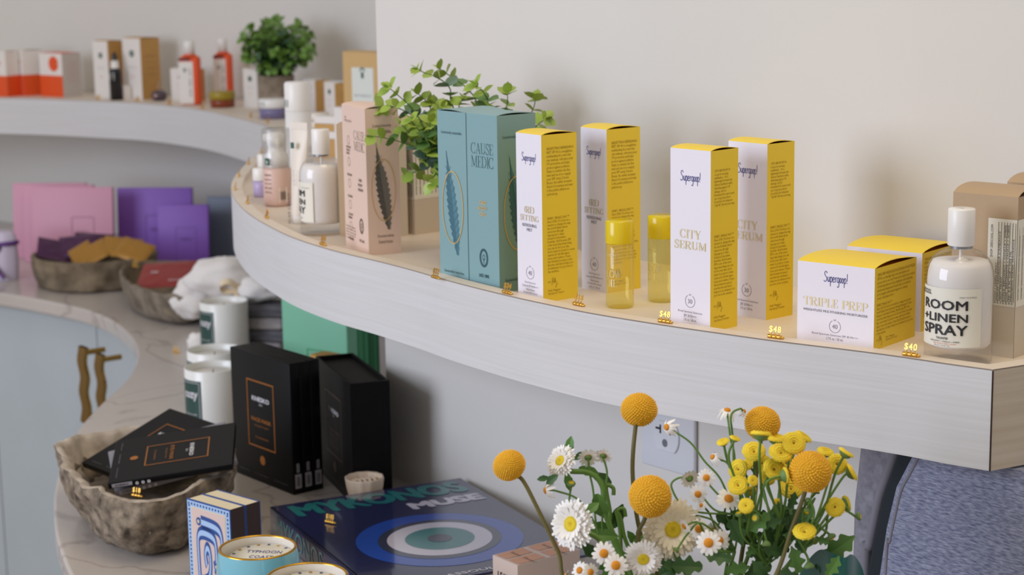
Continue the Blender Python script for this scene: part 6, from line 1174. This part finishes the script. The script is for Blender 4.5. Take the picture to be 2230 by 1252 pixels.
spray('chamomile_spray', 'chamomile spray with open heads right of the cream aster', 'flower', DG, [(1587, 1086, 54, (.1, .7, .65), 'dai', -.01), (1489, 1122, 40, (-.95, .2, .2), 'dro', 0, [(1505, 1122), (1530, 1125), (1560, 1140)]), (1490, 1146, 38, (-.8, -.3, .4), 'dai', -.02), (1522, 1152, 46, (-.3, .3, .85), 'dai', -.01), (1543, 1182, 56, (-.15, .25, .95), 'dai', -.04), (1566, 1178, 54, (.3, .2, .9), 'dai', -.015), (1553, 1155, 34, (.2, .2, .9), 'dai', .01), (1572, 1130, 26, (.2, .6, .6), 'dai', .02), (1527, 1100, 24, (-.5, .4, .6), 'dai', .0), (1472, 1198, 16, (-.7, -.5, .3), 'bud', -.03, [(1485, 1180), (1500, 1160), (1530, 1140)])], SGR, .0013, seed=14, hub=(1600, 1200))
AG = 'white and cream asters'
spray('aster', 'white aster with leafy collar between the globe flower and chamomile backs', 'flower', AG, [(1222, 1004, 76, (-.6, .5, .6), 'ast', 0, [(1240, 1025), (1285, 1030), (1312, 1060), (1322, 1130), (1400, 1300)])], SGR, .0022, seed=21, leaves=[(1238, 990, .1, -.95, 40, 0), (1250, 1000, .8, -.5, 30, 1), (1232, 1030, .3, .9, 40, 0), (1215, 1035, -.7, .5, 36, 1), (1195, 1040, -.9, .1, 26, 1), (1260, 1020, .9, .15, 45, 0), (1290, 1035, .8, .3, 50, 1), (1300, 1075, .2, .95, 70, 0)])
spray('aster', 'large white double aster on the left, above the blush carton', 'flower', AG, [(1246, 1141, 112, (-.62, .25, .75), 'ast', -.03, [(1275, 1160), (1310, 1180), (1400, 1300)])], SGR, .0022, seed=22, leaves=[(1275, 1120, .7, -.6, 40, 0), (1280, 1150, .9, .1, 60, 0), (1270, 1185, .6, .7, 50, 1), (1300, 1165, .9, .05, 48, 0), (1330, 1150, .4, -.8, 60, 1)])
spray('aster', 'white fringed aster facing forward below the big globe flower', 'flower', AG, [(1401, 1216, 86, (-.05, -.1, .98), 'ast', -.04, [(1405, 1200), (1420, 1260), (1470, 1340)])], SGR, .0022, seed=23, leaves=[(1385, 1185, -.4, -.8, 36, 0), (1410, 1180, .3, -.9, 40, 0), (1435, 1195, .8, -.4, 40, 0), (1445, 1230, .9, .3, 50, 1), (1370, 1210, -.9, .1, 46, 0)])
spray('aster', 'cream ruffled aster half behind the big globe flower', 'flower', AG, [(1464, 1152, 136, (.1, .15, .95), 'cre', -.004, [(1470, 1200), (1500, 1260), (1530, 1340)])], SGR, .0022, seed=24)
rg = random.Random(31); LV = []
for i in range(64): py = rg.uniform(1105, 1300); px = rg.gauss(1690, 38+.25*(py-1100)); LV.append((px, py, rg.uniform(-.8, .8), rg.uniform(-.9, .4), rg.uniform(34, 66), rg.random() < .65))
for i in range(14): LV.append((rg.uniform(1300, 1480), rg.uniform(1210, 1300), rg.uniform(-.8, .8), rg.uniform(-.9, .2), rg.uniform(40, 70), rg.random() < .5))
LV += [(1790, 1215, .8, -.55, 85, 0), (1800, 1255, .4, -.6, 50, 0), (1530, 1235, -.9, -.1, 70, 1), (1560, 1120, .7, .4, 60, 1)]
t = spray('foliage_stem', 'lobed green leaves filling the middle of the bouquet', 'foliage', None, [], SGR, .002, seed=33, leaves=LV, hub=(1660, 1240))
# dark curled stems among the left flowers, satin ribbon
mb = MB(); root = VC+Vector((-.01, 0, -.02))
for pts in ([(1470, 1380), (1365, 1250), (1350, 1150), (1340, 1110)], [(1480, 1380), (1345, 1200), (1328, 1110), (1320, 1060), (1335, 1062), (1336, 1078)], [(1470, 1380), (1372, 1200), (1352, 1130), (1345, 1112), (1358, 1108), (1362, 1125)]):
    mb.tube([at_d(a, b, DB+.01)-root for a, b, *_ in [(q.x, q.y) for q in catmull([(a, b, 0) for a, b in pts], 6)]], [.0016]*(6*(len(pts)-1)+1), SGR, 8)
t = thing('bare_stem', 'thick green stems with curled brown tips left of the big globe flower', 'stem', root); mb.build('stem', t)
RIBG = mat('dark_green_satin', '#11605a', .3, sheen=.2); mb = MB(); top = [(1735, 1262), (1758, 1222), (1785, 1197), (1812, 1204), (1838, 1214), (1853, 1207), (1866, 1216), (1880, 1244), (1890, 1300)]; dd = [.05, .035, .015, -.005, -.012, -.005, .012, .02, .02]
A = catmull([at_d(a, b, DB+d) for (a, b), d in zip(top, dd)], 6); mb.strip([p-Vector((0, 0, .055))+Vector((0, -.004, 0)) for p in A], A, RIBG)
bk = catmull([at_d(a, b, DB+d) for (a, b), d in zip([(1853, 1207), (1846, 1222), (1848, 1260), (1800, 1300), (1750, 1320)], [-.005, .02, .045, .06, .06])], 6); mb.strip([p-Vector((0, 0, .05)) for p in bk], bk, RIBG)
o = tag(mb.build('satin_ribbon'), 'dark green satin ribbon loop at the right foot of the bouquet', 'ribbon')
